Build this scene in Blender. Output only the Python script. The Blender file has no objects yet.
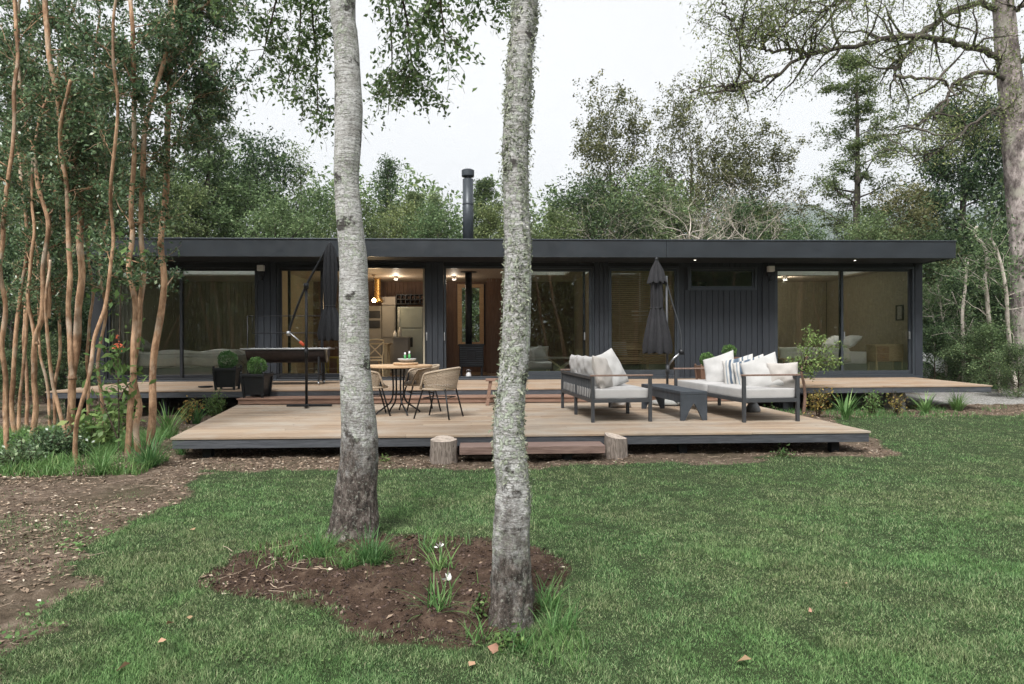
import bpy, math, random
import numpy as np
from mathutils import Vector, Matrix, Euler, Quaternion
PI = math.pi
R = math.radians
rng = np.random.default_rng(7)
random.seed(7)
sc = bpy.context.scene
COL = sc.collection

# ------------------------------------------------------------------ camera frame (eye 1.38 m over the lawn)
T = math.atan(.046); RHO = .0034; FL = 683.0; H = 1.38
cF = np.array([math.sin(T), math.cos(T), 0.]); cR0 = np.array([math.cos(T), -math.sin(T), 0.]); cU0 = np.array([0., 0., 1.])
cR = cR0*math.cos(RHO) - cU0*math.sin(RHO); cU = cU0*math.cos(RHO) + cR0*math.sin(RHO)
def ray(px, py): return cF + cR*((px-512)/FL) + cU*((342-py)/FL)
def PZ(px, py, z):
    r = ray(px, py); k = (z-H)/r[2]; return np.array([k*r[0], k*r[1], z])
def PY(px, py, y):
    r = ray(px, py); k = y/r[1]; return np.array([k*r[0], y, H+k*r[2]])
def XY(px, y): return float(PY(px, 342, y)[0])
def ZY(px, py, y): return float(PY(px, py, y)[2])

# ------------------------------------------------------------------ numpy noise
def _h(ix, iy, iz, s):
    n = (ix*374761393 + iy*668265263 + iz*1274126177 + s*974711) & 0xffffffff
    n = ((n ^ (n >> 13))*1274126177) & 0xffffffff
    return ((n ^ (n >> 16)) & 0xffff)/65535.0
def vn(x, y, z=0., s=0):
    x, y, z = np.broadcast_arrays(np.asarray(x, float), np.asarray(y, float), np.asarray(z, float))
    ix, iy, iz = [np.floor(v).astype(np.int64) for v in (x, y, z)]
    fx, fy, fz = x-ix, y-iy, z-iz
    fx, fy, fz = [v*v*(3-2*v) for v in (fx, fy, fz)]
    r = 0
    for a in (0, 1):
        for b in (0, 1):
            for c in (0, 1):
                r = r + _h(ix+a, iy+b, iz+c, s)*(fx if a else 1-fx)*(fy if b else 1-fy)*(fz if c else 1-fz)
    return r
def fbm(x, y, z=0., s=0, o=3):
    r = 0; a = .5; t = 0
    for k in range(o):
        r = r + a*vn(np.asarray(x)*2**k, np.asarray(y)*2**k, np.asarray(z)*2**k, s+k); t += a; a *= .5
    return r/t

# ------------------------------------------------------------------ scene objects
def tag(o, label=None, cat=None, group=None, kind=None):
    if label: o['label'] = label
    if cat: o['category'] = cat
    if group: o['group'] = group
    if kind: o['kind'] = kind
    return o
def thing(name, label, cat, loc=(0, 0, 0), rz=0., group=None):
    o = bpy.data.objects.new(name, None); COL.objects.link(o)
    o.location = [float(v) for v in loc]; o.rotation_euler = (0, 0, rz); o.empty_display_size = .1
    return tag(o, label, cat, group)
def link(name, me, m, parent=None, smooth=False, bevel=0):
    me.materials.append(m)
    if smooth: me.polygons.foreach_set('use_smooth', np.ones(len(me.polygons), bool))
    me.update()
    o = bpy.data.objects.new(name, me); COL.objects.link(o)
    if parent is not None: o.parent = parent
    if bevel:
        b = o.modifiers.new('bevel', 'BEVEL'); b.width = bevel; b.segments = 2; b.limit_method = 'ANGLE'; b.angle_limit = R(40)
    return o
def np_mesh(name, V, Fq, k):
    """V: n x 3, Fq: m x k faces"""
    me = bpy.data.meshes.new(name)
    V = np.ascontiguousarray(V, np.float32); Fq = np.ascontiguousarray(Fq, np.int32)
    me.vertices.add(len(V)); me.vertices.foreach_set('co', V.ravel())
    me.loops.add(Fq.size); me.loops.foreach_set('vertex_index', Fq.ravel())
    me.polygons.add(len(Fq)); me.polygons.foreach_set('loop_start', np.arange(len(Fq), dtype=np.int32)*k)
    me.update(calc_edges=True)
    return me
def catmull(P, n):
    P = np.asarray(P, float)
    if len(P) < 3:
        t = np.linspace(0, 1, n)[:, None]; return P[0]*(1-t)+P[-1]*t
    Q = np.vstack([2*P[0]-P[1], P, 2*P[-1]-P[-2]]); out = []
    for u in np.linspace(0, len(P)-1, n):
        i = min(int(u), len(P)-2); t = u-i
        a, b, c, d = Q[i], Q[i+1], Q[i+2], Q[i+3]
        out.append(.5*(2*b+(c-a)*t+(2*a-5*b+4*c-d)*t*t+(3*b-a-3*c+d)*t**3))
    return np.array(out)
class MB:
    """collects shapes; build() links them as one mesh"""
    def __init__(s, o=(0, 0, 0)): s.v = []; s.f = []; s.n = 0; s.o = np.array(o, float); s.M = None
    def add(s, V, F):
        V = np.asarray(V, float)
        if s.M is not None: V = V@s.M[0].T + s.M[1]
        s.v.append(V); s.f += [tuple(int(i)+s.n for i in f) for f in F]; s.n += len(V)
        return s
    def box(s, a, b):
        x0, y0, z0 = a; x1, y1, z1 = b
        x0, x1 = sorted((x0, x1)); y0, y1 = sorted((y0, y1)); z0, z1 = sorted((z0, z1))
        return s.add([(x0,y0,z0),(x1,y0,z0),(x1,y1,z0),(x0,y1,z0),(x0,y0,z1),(x1,y0,z1),(x1,y1,z1),(x0,y1,z1)],
                     [(0,3,2,1),(4,5,6,7),(0,1,5,4),(1,2,6,5),(2,3,7,6),(3,0,4,7)])
    def bar(s, p, q, w, h, up=(0, 0, 1)):
        p = np.array(p, float); q = np.array(q, float); d = q-p; L = np.linalg.norm(d); d /= L
        u = np.array(up, float); x = np.cross(d, u)
        if np.linalg.norm(x) < 1e-4: x = np.cross(d, (0, 1, 0))
        x /= np.linalg.norm(x); u = np.cross(x, d)
        V = [c+sx*x*w/2+sy*u*h/2 for c in (p, q) for sx, sy in ((-1,-1),(1,-1),(1,1),(-1,1))]
        return s.add(V, [(0,1,2,3),(7,6,5,4),(0,4,5,1),(1,5,6,2),(2,6,7,3),(3,7,4,0)])
    def tube(s, P, r, k=8, cap=True):
        P = np.asarray(P, float); n = len(P); r = np.broadcast_to(np.asarray(r, float), (n,))
        Tn = np.gradient(P, axis=0); Tn /= np.linalg.norm(Tn, axis=1)[:, None]+1e-9
        ref = np.array([0, 0, 1.]) if abs(Tn[:, 2]).mean() < .8 else np.array([0, 1., 0])
        A = np.cross(Tn, ref); A /= np.linalg.norm(A, axis=1)[:, None]+1e-9; B = np.cross(Tn, A)
        th = np.arange(k)*2*PI/k
        V = P[:, None, :] + r[:, None, None]*(A[:, None, :]*np.cos(th)[None, :, None]+B[:, None, :]*np.sin(th)[None, :, None])
        F = [(i*k+j, i*k+(j+1) % k, (i+1)*k+(j+1) % k, (i+1)*k+j) for i in range(n-1) for j in range(k)]
        if cap: F += [tuple(range(k))[::-1], tuple((n-1)*k+j for j in range(k))]
        return s.add(V.reshape(-1, 3), F)
    def lathe(s, prof, c=(0, 0, 0), k=24, sx=1, sy=1):
        V = [(c[0]+r*math.cos(2*PI*j/k)*sx, c[1]+r*math.sin(2*PI*j/k)*sy, c[2]+z) for r, z in prof for j in range(k)]
        n = len(prof)
        F = [(i*k+j, i*k+(j+1) % k, (i+1)*k+(j+1) % k, (i+1)*k+j) for i in range(n-1) for j in range(k)]
        F += [tuple(range(k))[::-1], tuple((n-1)*k+j for j in range(k))]
        return s.add(V, F)
    def prism(s, poly, z0, z1):
        n = len(poly)
        V = [(x, y, z0) for x, y in poly]+[(x, y, z1) for x, y in poly]
        return s.add(V, [tuple(range(n))[::-1], tuple(range(n, 2*n))]+[(i, (i+1) % n, n+(i+1) % n, n+i) for i in range(n)])
    def build(s, name, m, parent=None, smooth=False, bevel=0):
        V = np.vstack(s.v)-s.o
        me = bpy.data.meshes.new(name); me.from_pydata(V.tolist(), [], s.f)
        return link(name, me, m, parent, smooth, bevel)
def copy_tree(o, parent=None, kids=None):
    if kids is None: kids = {}; [kids.setdefault(c.parent, []).append(c) for c in sc.objects if c.parent]
    c = o.copy(); COL.objects.link(c); c.parent = parent
    for ch in kids.get(o, []): copy_tree(ch, c, kids)
    return c

# ------------------------------------------------------------------ materials
class NT:
    def __init__(s, name):
        s.m = bpy.data.materials.new(name); s.m.use_nodes = True; s.t = s.m.node_tree; s.t.nodes.clear()
        s.out = s.n('ShaderNodeOutputMaterial')
    def n(s, typ, **kw):
        nd = s.t.nodes.new(typ)
        for k, v in kw.items():
            if k in nd.bl_rna.properties: setattr(nd, k, v)
            else: nd.inputs[k.replace('_', ' ')].default_value = v
        return nd
    def l(s, a, b): s.t.links.new(a, b)
    def vec(s, scale=(1, 1, 1), src='Object'):
        tc = s.n('ShaderNodeTexCoord'); mp = s.n('ShaderNodeMapping'); mp.inputs['Scale'].default_value = scale
        s.l(tc.outputs[src], mp.inputs['Vector']); return mp.outputs[0]
    def noise(s, scale, detail=4, v=None, rough=.6, dist=0):
        nd = s.n('ShaderNodeTexNoise'); nd.inputs['Scale'].default_value = scale; nd.inputs['Detail'].default_value = detail
        nd.inputs['Roughness'].default_value = rough; nd.inputs['Distortion'].default_value = dist
        s.l(v if v is not None else s.vec(), nd.inputs['Vector']); return nd.outputs['Fac']
    def ramp(s, fac, stops, interp='LINEAR'):
        r = s.n('ShaderNodeValToRGB'); r.color_ramp.interpolation = interp
        while len(r.color_ramp.elements) > 1: r.color_ramp.elements.remove(r.color_ramp.elements[-1])
        for i, (p, c) in enumerate(stops):
            c = (c, c, c) if not hasattr(c, '__len__') else c
            e = r.color_ramp.elements[0] if i == 0 else r.color_ramp.elements.new(p)
            e.position = p; e.color = (*c, 1)
        s.l(fac, r.inputs['Fac']); return r.outputs['Color']
    def mix(s, fac, a, b, mode='MIX'):
        m = s.n('ShaderNodeMix'); m.data_type = 'RGBA'; m.blend_type = mode; m.clamp_factor = True
        for sock, v in ((m.inputs[0], fac), (m.inputs[6], a), (m.inputs[7], b)):
            if hasattr(v, 'is_linked'): s.l(v, sock)
            elif hasattr(v, '__len__'): sock.default_value = (*v[:3], 1)
            else: sock.default_value = v
        return m.outputs[2]
    def math(s, op, a, b=0.):
        m = s.n('ShaderNodeMath'); m.operation = op
        for sock, v in ((m.inputs[0], a), (m.inputs[1], b)):
            if hasattr(v, 'is_linked'): s.l(v, sock)
            else: sock.default_value = v
        return m.outputs[0]
    def bump(s, h, st=.3, dist=.01):
        b = s.n('ShaderNodeBump'); b.inputs['Strength'].default_value = st; b.inputs['Distance'].default_value = dist
        s.l(h, b.inputs['Height']); return b.outputs[0]
    def pr(s, col, rough=.6, metal=0., nrm=None, spec=.5):
        p = s.n('ShaderNodeBsdfPrincipled')
        for k, v in (('Base Color', col), ('Roughness', rough), ('Metallic', metal), ('Specular IOR Level', spec)):
            if hasattr(v, 'is_linked'): s.l(v, p.inputs[k])
            elif hasattr(v, '__len__'): p.inputs[k].default_value = (*v[:3], 1)
            else: p.inputs[k].default_value = v
        if nrm is not None: s.l(nrm, p.inputs['Normal'])
        s.l(p.outputs[0], s.out.inputs['Surface']); return p
def lerp(a, b, t): return tuple(x*(1-t)+y*t for x, y in zip(a, b))
def simple(name, c, rough=.6, var=.25, scale=6, metal=0., bump=.15, bscale=60, spec=.5):
    m = NT(name); v = m.vec()
    lo = tuple(x*(1-var) for x in c); hi = tuple(min(1, x*(1+var)) for x in c)
    col = m.ramp(m.noise(scale, 5, v), [(.3, lo), (.7, hi)])
    rr = m.ramp(m.noise(scale*2.3, 3, v), [(.3, max(0, rough-.08)), (.7, min(1, rough+.08))])
    m.pr(col, rr, metal, m.bump(m.noise(bscale, 3, v), bump, .004), spec)
    return m.m
def leafmat(name, lo, hi, lo2=None, rough=.5, trans=.3, ori=True, spec=.22):
    m = NT(name); g = m.n('ShaderNodeNewGeometry'); oi = m.n('ShaderNodeObjectInfo')
    col = m.ramp(g.outputs['Random Per Island'], [(0, lo), (.55, lerp(lo, hi, .5)), (.9, hi), (1, lo2 or hi)])
    if ori:
        hs = m.n('ShaderNodeHueSaturation'); m.l(col, hs.inputs['Color'])
        m.l(m.math('ADD', m.math('MULTIPLY', oi.outputs['Random'], .5), .75), hs.inputs['Value'])
        m.l(m.math('ADD', m.math('MULTIPLY', oi.outputs['Random'], -.04), .515), hs.inputs['Hue']); col = hs.outputs[0]
    p = m.pr(col, rough, 0, None, spec)
    tr = m.n('ShaderNodeBsdfTranslucent'); m.l(col, tr.inputs['Color'])
    mx = m.n('ShaderNodeMixShader'); mx.inputs[0].default_value = trans
    m.l(p.outputs[0], mx.inputs[1]); m.l(tr.outputs[0], mx.inputs[2]); m.l(mx.outputs[0], m.out.inputs['Surface'])
    return m.m
def deckmat(name, lo, hi, grey):
    m = NT(name); g = m.n('ShaderNodeNewGeometry')
    base = m.ramp(g.outputs['Random Per Island'], [(0, lo), (.5, lerp(lo, hi, .5)), (.85, hi), (1, lerp(hi, lo, .7))])
    gr = m.noise(7, 6, m.vec((.6, 14, 14)), .65, .6)
    c = m.mix(m.ramp(gr, [(.35, 0.), (.7, .55)]), base, tuple(x*.5 for x in lo))
    st = m.noise(1.3, 5, m.vec((1, 1.6, 1)))
    c = m.mix(m.ramp(st, [(.42, 0.), (.68, .85)]), c, grey)
    c = m.mix(m.ramp(m.noise(2.3, 7, m.vec((.5, 1.2, 1)), .75), [(.56, 0.), (.72, .5)]), c, tuple(x*.5 for x in lo))
    kn = m.noise(9, 2, m.vec((.55, 2.2, 1)))
    c = m.mix(m.ramp(kn, [(.70, 0.), (.76, .5)]), c, tuple(x*.35 for x in lo))
    m.pr(c, m.ramp(gr, [(.3, .6), (.7, .8)]), 0, m.bump(gr, .25, .004), .3)
    return m.m
def rough_wood(name, lo, hi, sc_=(12, 12, .8), rough=.6, bump=.25):
    m = NT(name); gr = m.noise(5, 6, m.vec(sc_), .6, .8)
    m.pr(m.ramp(gr, [(.3, lo), (.65, hi)]), rough, 0, m.bump(gr, bump, .004), .35)
    return m.m

M = {}
M['fascia'] = simple('charcoal_metal', (.016, .020, .0245), .42, .22, 2.2, 0, .05, 20)
M['clad'] = rough_wood('charcoal_painted_boards', (.015, .018, .023), (.028, .033, .041), (14, 14, .7), .62, .35)
M['frame'] = simple('grey_aluminium', (.045, .053, .062), .4, .12, 4, .3, .03)
M['darkframe'] = simple('black_aluminium', (.016, .018, .022), .4, .12, 4, .2, .03)
M['soffit'] = rough_wood('dark_soffit_boards', (.010, .012, .014), (.020, .022, .025), (14, .5, 14), .65, .3)
M['deck'] = deckmat('weathered_deck_boards', (.27, .195, .135), (.43, .33, .235), (.33, .29, .24))
M['deck2'] = deckmat('upper_deck_boards', (.29, .195, .125), (.43, .31, .21), (.35, .29, .23))
M['redwood'] = rough_wood('reddish_timber', (.15, .085, .06), (.29, .18, .13), (.7, 14, 14))
M['plank'] = rough_wood('weathered_reddish_plank', (.11, .068, .055), (.26, .18, .15), (.7, 14, 14))
M['deckedge'] = rough_wood('grey_stained_joist', (.035, .038, .044), (.085, .09, .10), (.8, 12, 12), .6)
M['blackmetal'] = simple('black_powder_coat', (.014, .015, .017), .45, .2, 8, .3, .06)
M['steel'] = simple('brushed_steel', (.45, .46, .47), .35, .12, 8, .9, .05)
M['sofaframe'] = simple('charcoal_sofa_frame', (.045, .048, .052), .5, .15, 8, .1, .04)
M['armwood'] = rough_wood('brown_arm_rail', (.13, .085, .065), (.24, .165, .13), (8, 1, 8))
M['benchpaint'] = simple('slate_paint', (.040, .048, .058), .55, .25, 5, 0, .15, 40)
M['canopy'] = simple('charcoal_canvas', (.012, .0115, .0135), .85, .25, 9, 0, .3, 160)
M['canopy2'] = simple('black_canvas', (.012, .013, .016), .85, .25, 9, 0, .3, 160)
M['orange'] = simple('orange_plastic', (.75, .12, .05), .5)
def fabric(name, c):
    m = NT(name); v = m.vec(); w = m.noise(220, 2, v); n2 = m.noise(5, 5, v)
    m.pr(m.ramp(n2, [(.3, tuple(x*.9 for x in c)), (.7, tuple(min(1, x*1.04) for x in c))]), .9, 0,
         m.bump(m.math('ADD', m.math('MULTIPLY', w, .3), n2), .35, .02), .2)
    return m.m
M['linen'] = fabric('natural_linen', (.42, .39, .36))
M['cushion'] = fabric('pale_grey_cushion', (.42, .41, .40))
M['white'] = fabric('white_cotton', (.46, .45, .435))
def stripes():
    m = NT('blue_striped_linen'); tc = m.n('ShaderNodeTexCoord'); sp = m.n('ShaderNodeSeparateXYZ'); m.l(tc.outputs['Object'], sp.inputs[0])
    x = m.math('ADD', m.math('MULTIPLY', sp.outputs['X'], 1.7), .5)
    W = (.50, .48, .45); B = (.09, .12, .16); B2 = (.24, .27, .30)
    c = m.ramp(x, [(0, W), (.2, B2), (.24, W), (.30, B), (.37, W), (.42, B2), (.45, B), (.58, B2), (.61, W), (.66, B), (.70, W), (.8, B2), (.83, W)], 'CONSTANT')
    m.pr(c, .9, 0, m.bump(m.noise(200, 2), .3, .01), .2); return m.m
M['stripe'] = stripes()
def bedstripes():
    m = NT('striped_throw'); tc = m.n('ShaderNodeTexCoord'); sp = m.n('ShaderNodeSeparateXYZ'); m.l(tc.outputs['Object'], sp.inputs[0])
    x = m.math('FRACT', m.math('MULTIPLY', m.math('ADD', sp.outputs['Z'], m.math('MULTIPLY', sp.outputs['Y'], .5)), 3.1))
    c = m.ramp(x, [(0, (.78, .75, .70)), (.35, (.32, .30, .28)), (.48, (.78, .75, .70)), (.6, (.42, .40, .37)), (.66, (.80, .77, .72))], 'CONSTANT')
    m.pr(c, .95, 0, m.bump(m.noise(60, 3), .5, .01), .2); return m.m
M['sheet'] = fabric('bright_bed_linen', (.80, .80, .78))
M['throw'] = bedstripes()
M['duvet'] = fabric('sage_duvet', (.74, .76, .66))
M['wicker'] = rough_wood('natural_wicker', (.23, .17, .115), (.50, .41, .31), (30, 30, 30), .7, .5)
M['tablewood'] = rough_wood('light_oak', (.38, .24, .13), (.56, .39, .24), (2, 14, 14), .5)
M['oak'] = rough_wood('pale_oak', (.50, .38, .21), (.68, .54, .34), (2, 14, 14), .55)
M['intwood'] = rough_wood('stained_wall_boards', (.085, .045, .03), (.17, .10, .068), (14, 14, .7), .6)
M['palewall'] = rough_wood('pale_wall_boards', (.31, .27, .19), (.43, .38, .28), (10, 10, .7), .6)
M['ceil'] = rough_wood('whitewashed_ceiling', (.42, .34, .27), (.56, .48, .40), (10, .7, 10), .6)
M['intfloor'] = rough_wood('interior_floor', (.16, .11, .07), (.28, .20, .14), (.7, 10, 10), .45)
M['brass'] = simple('brass', (.72, .45, .16), .3, .15, 8, .9, .05)
M['fridge'] = simple('grey_green_fridge', (.30, .33, .30), .4, .06, 3, .4, .02)
M['cab'] = simple('cabinet_grey', (.26, .25, .23), .5, .1, 3)
M['stove'] = simple('cast_iron', (.016, .018, .022), .5, .3, 10, .3, .2)
M['whitepaint'] = simple('white_paint', (.72, .72, .72), .4, .05, 3, 0, .02)
M['carpaint'] = simple('white_car_paint', (.72, .73, .74), .22, .03, 3, 0, .01)
M['ceramic'] = simple('grey_ceramic', (.42, .41, .39), .5, .15, 12)
M['concrete'] = simple('concrete', (.30, .30, .28), .85, .25, 4, 0, .5, 30)
M['stone'] = simple('grey_stone', (.16, .165, .17), .8, .35, 9, 0, .7, 20)
M['blind'] = rough_wood('wooden_blind_slats', (.34, .23, .13), (.56, .42, .26), (.6, 14, 14), .5)
M['log'] = rough_wood('grey_log_bark', (.06, .045, .035), (.32, .27, .23), (16, 16, 1.4), .9, 1.)
M['logtop'] = simple('sawn_log_end', (.42, .35, .29), .9, .4, 18, 0, .8, 50)
M['mulchm'] = simple('dark_soil', (.055, .034, .024), .95, .5, 14, 0, 1, 50)
M['candle'] = simple('green_candle', (.05, .28, .07), .5)
M['art'] = simple('print_paper', (.35, .33, .29), .7, .4, 22)
def glassm(name, ior, tint=(1, 1, 1)):
    m = NT(name); fr = m.n('ShaderNodeFresnel'); fr.inputs['IOR'].default_value = ior
    gl = m.n('ShaderNodeBsdfGlossy'); gl.inputs['Roughness'].default_value = .012; gl.inputs['Color'].default_value = (.92, .96, .93, 1)
    v = m.vec(); m.l(m.bump(m.noise(.55, 1, v), .05, .05), gl.inputs['Normal'])
    tr = m.n('ShaderNodeBsdfTransparent'); tr.inputs['Color'].default_value = (*tint, 1)
    mx = m.n('ShaderNodeMixShader'); m.l(fr.outputs[0], mx.inputs[0]); m.l(tr.outputs[0], mx.inputs[1]); m.l(gl.outputs[0], mx.inputs[2])
    m.l(mx.outputs[0], m.out.inputs['Surface']); return m.m
M['glass'] = glassm('window_glass', 1.72, (.95, .96, .94))
def emit(name, c, s):
    m = NT(name); e = m.n('ShaderNodeEmission'); e.inputs[0].default_value = (*c, 1); e.inputs[1].default_value = s
    m.l(e.outputs[0], m.out.inputs['Surface']); return m.m
M['bulb'] = emit('lit_bulb', (1, .72, .4), 14)
M['spot'] = emit('lit_downlight', (1, .9, .75), 1.3)

# foliage
M['lf_grove'] = leafmat('myrtle_leaves', (.042, .082, .038), (.18, .28, .135), (.40, .49, .28), .30, .35, True, .5)
M['lf_birch'] = leafmat('birch_leaves', (.055, .10, .04), (.165, .25, .10), (.30, .38, .18), .42, .5)
M['lf_dark'] = leafmat('dark_evergreen_leaves', (.032, .062, .030), (.115, .175, .075), (.20, .28, .12), .45, .3)
M['lf_mid'] = leafmat('mid_green_leaves', (.075, .128, .055), (.20, .29, .13), (.35, .43, .21), .5, .35)
M['lf_olive'] = leafmat('olive_leaves', (.10, .14, .055), (.25, .31, .13), (.42, .44, .20), .5, .35)
M['lf_sparse'] = leafmat('brown_green_leaves', (.085, .098, .042), (.21, .22, .10), (.35, .31, .15), .55, .3)
M['lf_conif'] = leafmat('young_conifer_needles', (.072, .12, .055), (.19, .26, .12), (.29, .36, .17), .55, .3)
M['lf_shrub'] = leafmat('bright_shrub_leaves', (.08, .15, .045), (.19, .30, .10), (.30, .38, .14), .5, .35)
M['lf_box'] = leafmat('boxwood_leaves', (.045, .12, .035), (.13, .26, .08), (.22, .36, .12), .45, .25)
M['lf_blade'] = leafmat('strap_leaves', (.07, .17, .05), (.19, .34, .12), (.32, .42, .18), .42, .4)
M['lf_orange'] = leafmat('reddening_leaves', (.14, .15, .04), (.42, .30, .09), (.55, .24, .08), .5, .3)
M['lf_petal'] = leafmat('white_petals', (.75, .75, .72), (.85, .85, .82), None, .5, .3)
M['lf_flower'] = leafmat('orange_petals', (.80, .25, .09), (.88, .38, .16), None, .5, .3)
M['lf_chips'] = leafmat('dark_bark_mulch', (.030, .021, .017), (.105, .073, .057), (.24, .18, .14), .85, .02)
M['lf_litter'] = leafmat('dry_leaf_litter', (.09, .06, .042), (.40, .30, .215), (.68, .60, .48), .8, .05)
M['lf_moss'] = leafmat('pale_lichen', (.22, .25, .16), (.48, .50, .38), (.62, .64, .53), .9, .2)
M['lf_fallen'] = leafmat('fallen_leaf', (.36, .22, .13), (.50, .33, .21), None, .7, .1)
def grassm():
    m = NT('lawn_blades'); g = m.n('ShaderNodeNewGeometry')
    v = m.vec()
    c1 = m.ramp(g.outputs['Random Per Island'], [(0, (.040, .095, .034)), (.45, (.13, .25, .09)), (.8, (.27, .42, .18)), (.96, (.42, .52, .27)), (1, (.52, .48, .31))])
    c2 = m.ramp(g.outputs['Random Per Island'], [(0, (.07, .12, .045)), (.6, (.24, .32, .14)), (1, (.50, .50, .30))])
    pn = m.noise(.8, 6, v, .7)
    c = m.mix(m.ramp(pn, [(.42, 0.), (.60, .9)]), c1, c2)
    c3 = m.ramp(g.outputs['Random Per Island'], [(0, (.06, .16, .045)), (1, (.29, .48, .18))])
    c = m.mix(m.ramp(m.noise(1.1, 4, m.vec((1, 1, 1.)), .6, .8), [(.52, 0.), (.64, .85)]), c, c3)
    c = m.mix(1., c, m.ramp(m.noise(5.5, 7, m.vec((1, 1, .2)), .75), [(.34, .42), (.5, .95), (.66, 1.0)]), 'MULTIPLY')
    p = m.pr(c, .6, 0, None, .25); tr = m.n('ShaderNodeBsdfTranslucent'); m.l(c, tr.inputs['Color'])
    mx = m.n('ShaderNodeMixShader'); mx.inputs[0].default_value = .3
    m.l(p.outputs[0], mx.inputs[1]); m.l(tr.outputs[0], mx.inputs[2]); m.l(mx.outputs[0], m.out.inputs['Surface'])
    return m.m
M['grass'] = grassm()
def barkm(name, lo, hi, scv=(9, 9, 1.6), green=None, bump=.8, sc_=5):
    m = NT(name); n1 = m.noise(sc_, 7, m.vec(scv), .65, .5)
    c = m.mix(m.ramp(m.noise(1.9, 6, m.vec((1, 1, .8)), .7), [(.40, .75), (.55, 0.)]), m.ramp(n1, [(.3, lo), (.68, hi)]), tuple(x*.45 for x in lo))
    if green: c = m.mix(m.ramp(m.noise(3.1, 5, m.vec((1, 1, .7))), [(.52, 0.), (.66, .8)]), c, green)
    m.pr(c, .85, 0, m.bump(n1, bump, .02), .2); return m.m
M['bk_grove'] = barkm('cinnamon_bark', (.24, .125, .065), (.62, .41, .26), (9, 9, 2.), (.48, .40, .31), .6, 3.5)
M['bk_grey'] = barkm('grey_bark', (.055, .045, .038), (.20, .17, .145), (6, 6, 1.5), (.12, .12, .08))
M['bk_big'] = barkm('pale_rough_bark', (.075, .055, .05), (.58, .50, .47), (2.2, 2.2, 1.0), (.38, .36, .30), 1.)
M['bk_pale'] = barkm('bare_pale_bark', (.38, .33, .27), (.68, .62, .54), (6, 6, 2))
M['bk_twig'] = barkm('brown_twig', (.05, .035, .025), (.12, .085, .06), (9, 9, 3))
def birchm(name, zdark, lich):
    m = NT(name); tc = m.n('ShaderNodeTexCoord'); sp = m.n('ShaderNodeSeparateXYZ'); m.l(tc.outputs['Object'], sp.inputs[0])
    hs = m.noise(4, 8, m.vec((2.2, 2.2, 26)), .72, .3)
    n2 = m.noise(7, 5, m.vec((1, 1, 1.6)), .65)
    c = m.ramp(hs, [(.30, (.13, .12, .11)), (.41, (.34, .325, .305)), (.50, (.58, .57, .55)), (.7, (.74, .735, .72))])
    # papery grey-pink variation
    c = m.mix(m.ramp(n2, [(.45, 0.), (.66, .6)]), c, (.27, .25, .225))
    spk = m.noise(62, 6, m.vec((1, 1, 2.6)), .75)
    c = m.mix(1., c, m.ramp(spk, [(.36, .30), (.48, .80), (.60, 1.0)]), 'MULTIPLY')
    # short dark lenticels
    len_ = m.noise(6, 3, m.vec((5, 5, 46)), .5)
    c = m.mix(m.ramp(len_, [(.60, 0.), (.64, .85)]), c, (.05, .042, .036))
    # black eye shaped scars
    sc2 = m.math('ADD', m.noise(2.1, 3, m.vec((2.2, 2.2, 3.4)), .5, .1), m.math('MULTIPLY', m.math('SUBTRACT', m.noise(30, 5, m.vec((1, 1, 1.5)), .8), .5), .30))
    c = m.mix(m.ramp(sc2, [(.605, 0.), (.655, .93)]), c, (.035, .030, .026))
    # lichen
    l1 = m.noise(34, 5, m.vec(), .7); l2 = m.noise(2.3, 4, m.vec((1.5, 1.5, 1)), .6)
    lm = m.math('MULTIPLY', m.ramp(l1, [(.50, 0.), (.56, 1.)]), m.ramp(l2, [(.46-.1*lich, 0.), (.62-.1*lich, 1.)]))
    c = m.mix(m.math('MULTIPLY', lm, .85), c, m.ramp(l1, [(.5, (.22, .25, .17)), (.7, (.50, .54, .44))]))
    # dark fissured butt
    fz = m.math('ADD', sp.outputs['Z'], m.math('MULTIPLY', m.math('SUBTRACT', m.noise(4.5, 8, m.vec((1.6, 1.6, 1)), .8), .5), 2.6))
    dk = m.ramp(m.math('DIVIDE', fz, 3.), [((zdark-.25)/3, 1.), ((zdark+.25)/3, 0.)])
    fis = m.noise(17, 9, m.vec((1.4, 1.4, .8)), .82, .3)
    dc = m.ramp(fis, [(.40, (.022, .018, .015)), (.50, (.085, .068, .058)), (.58, (.19, .16, .14)), (.70, (.46, .42, .38))])
    sp2 = m.noise(48, 6, m.vec(), .75); dc = m.mix(m.ramp(sp2, [(.56, 0.), (.64, .65)]), dc, (.42, .43, .37))
    c = m.mix(dk, c, dc)
    hgt = m.math('ADD', m.math('MULTIPLY', hs, .5), m.math('ADD', m.math('MULTIPLY', m.math('MULTIPLY', fis, dk), 1.6), m.math('MULTIPLY', lm, .5)))
    m.pr(c, .8, 0, m.bump(hgt, .85, .012), .25); return m.m
M['birch1'] = birchm('birch_bark', .72, .25)
M['birch2'] = birchm('lichen_birch_bark', .38, 1.0)
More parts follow.
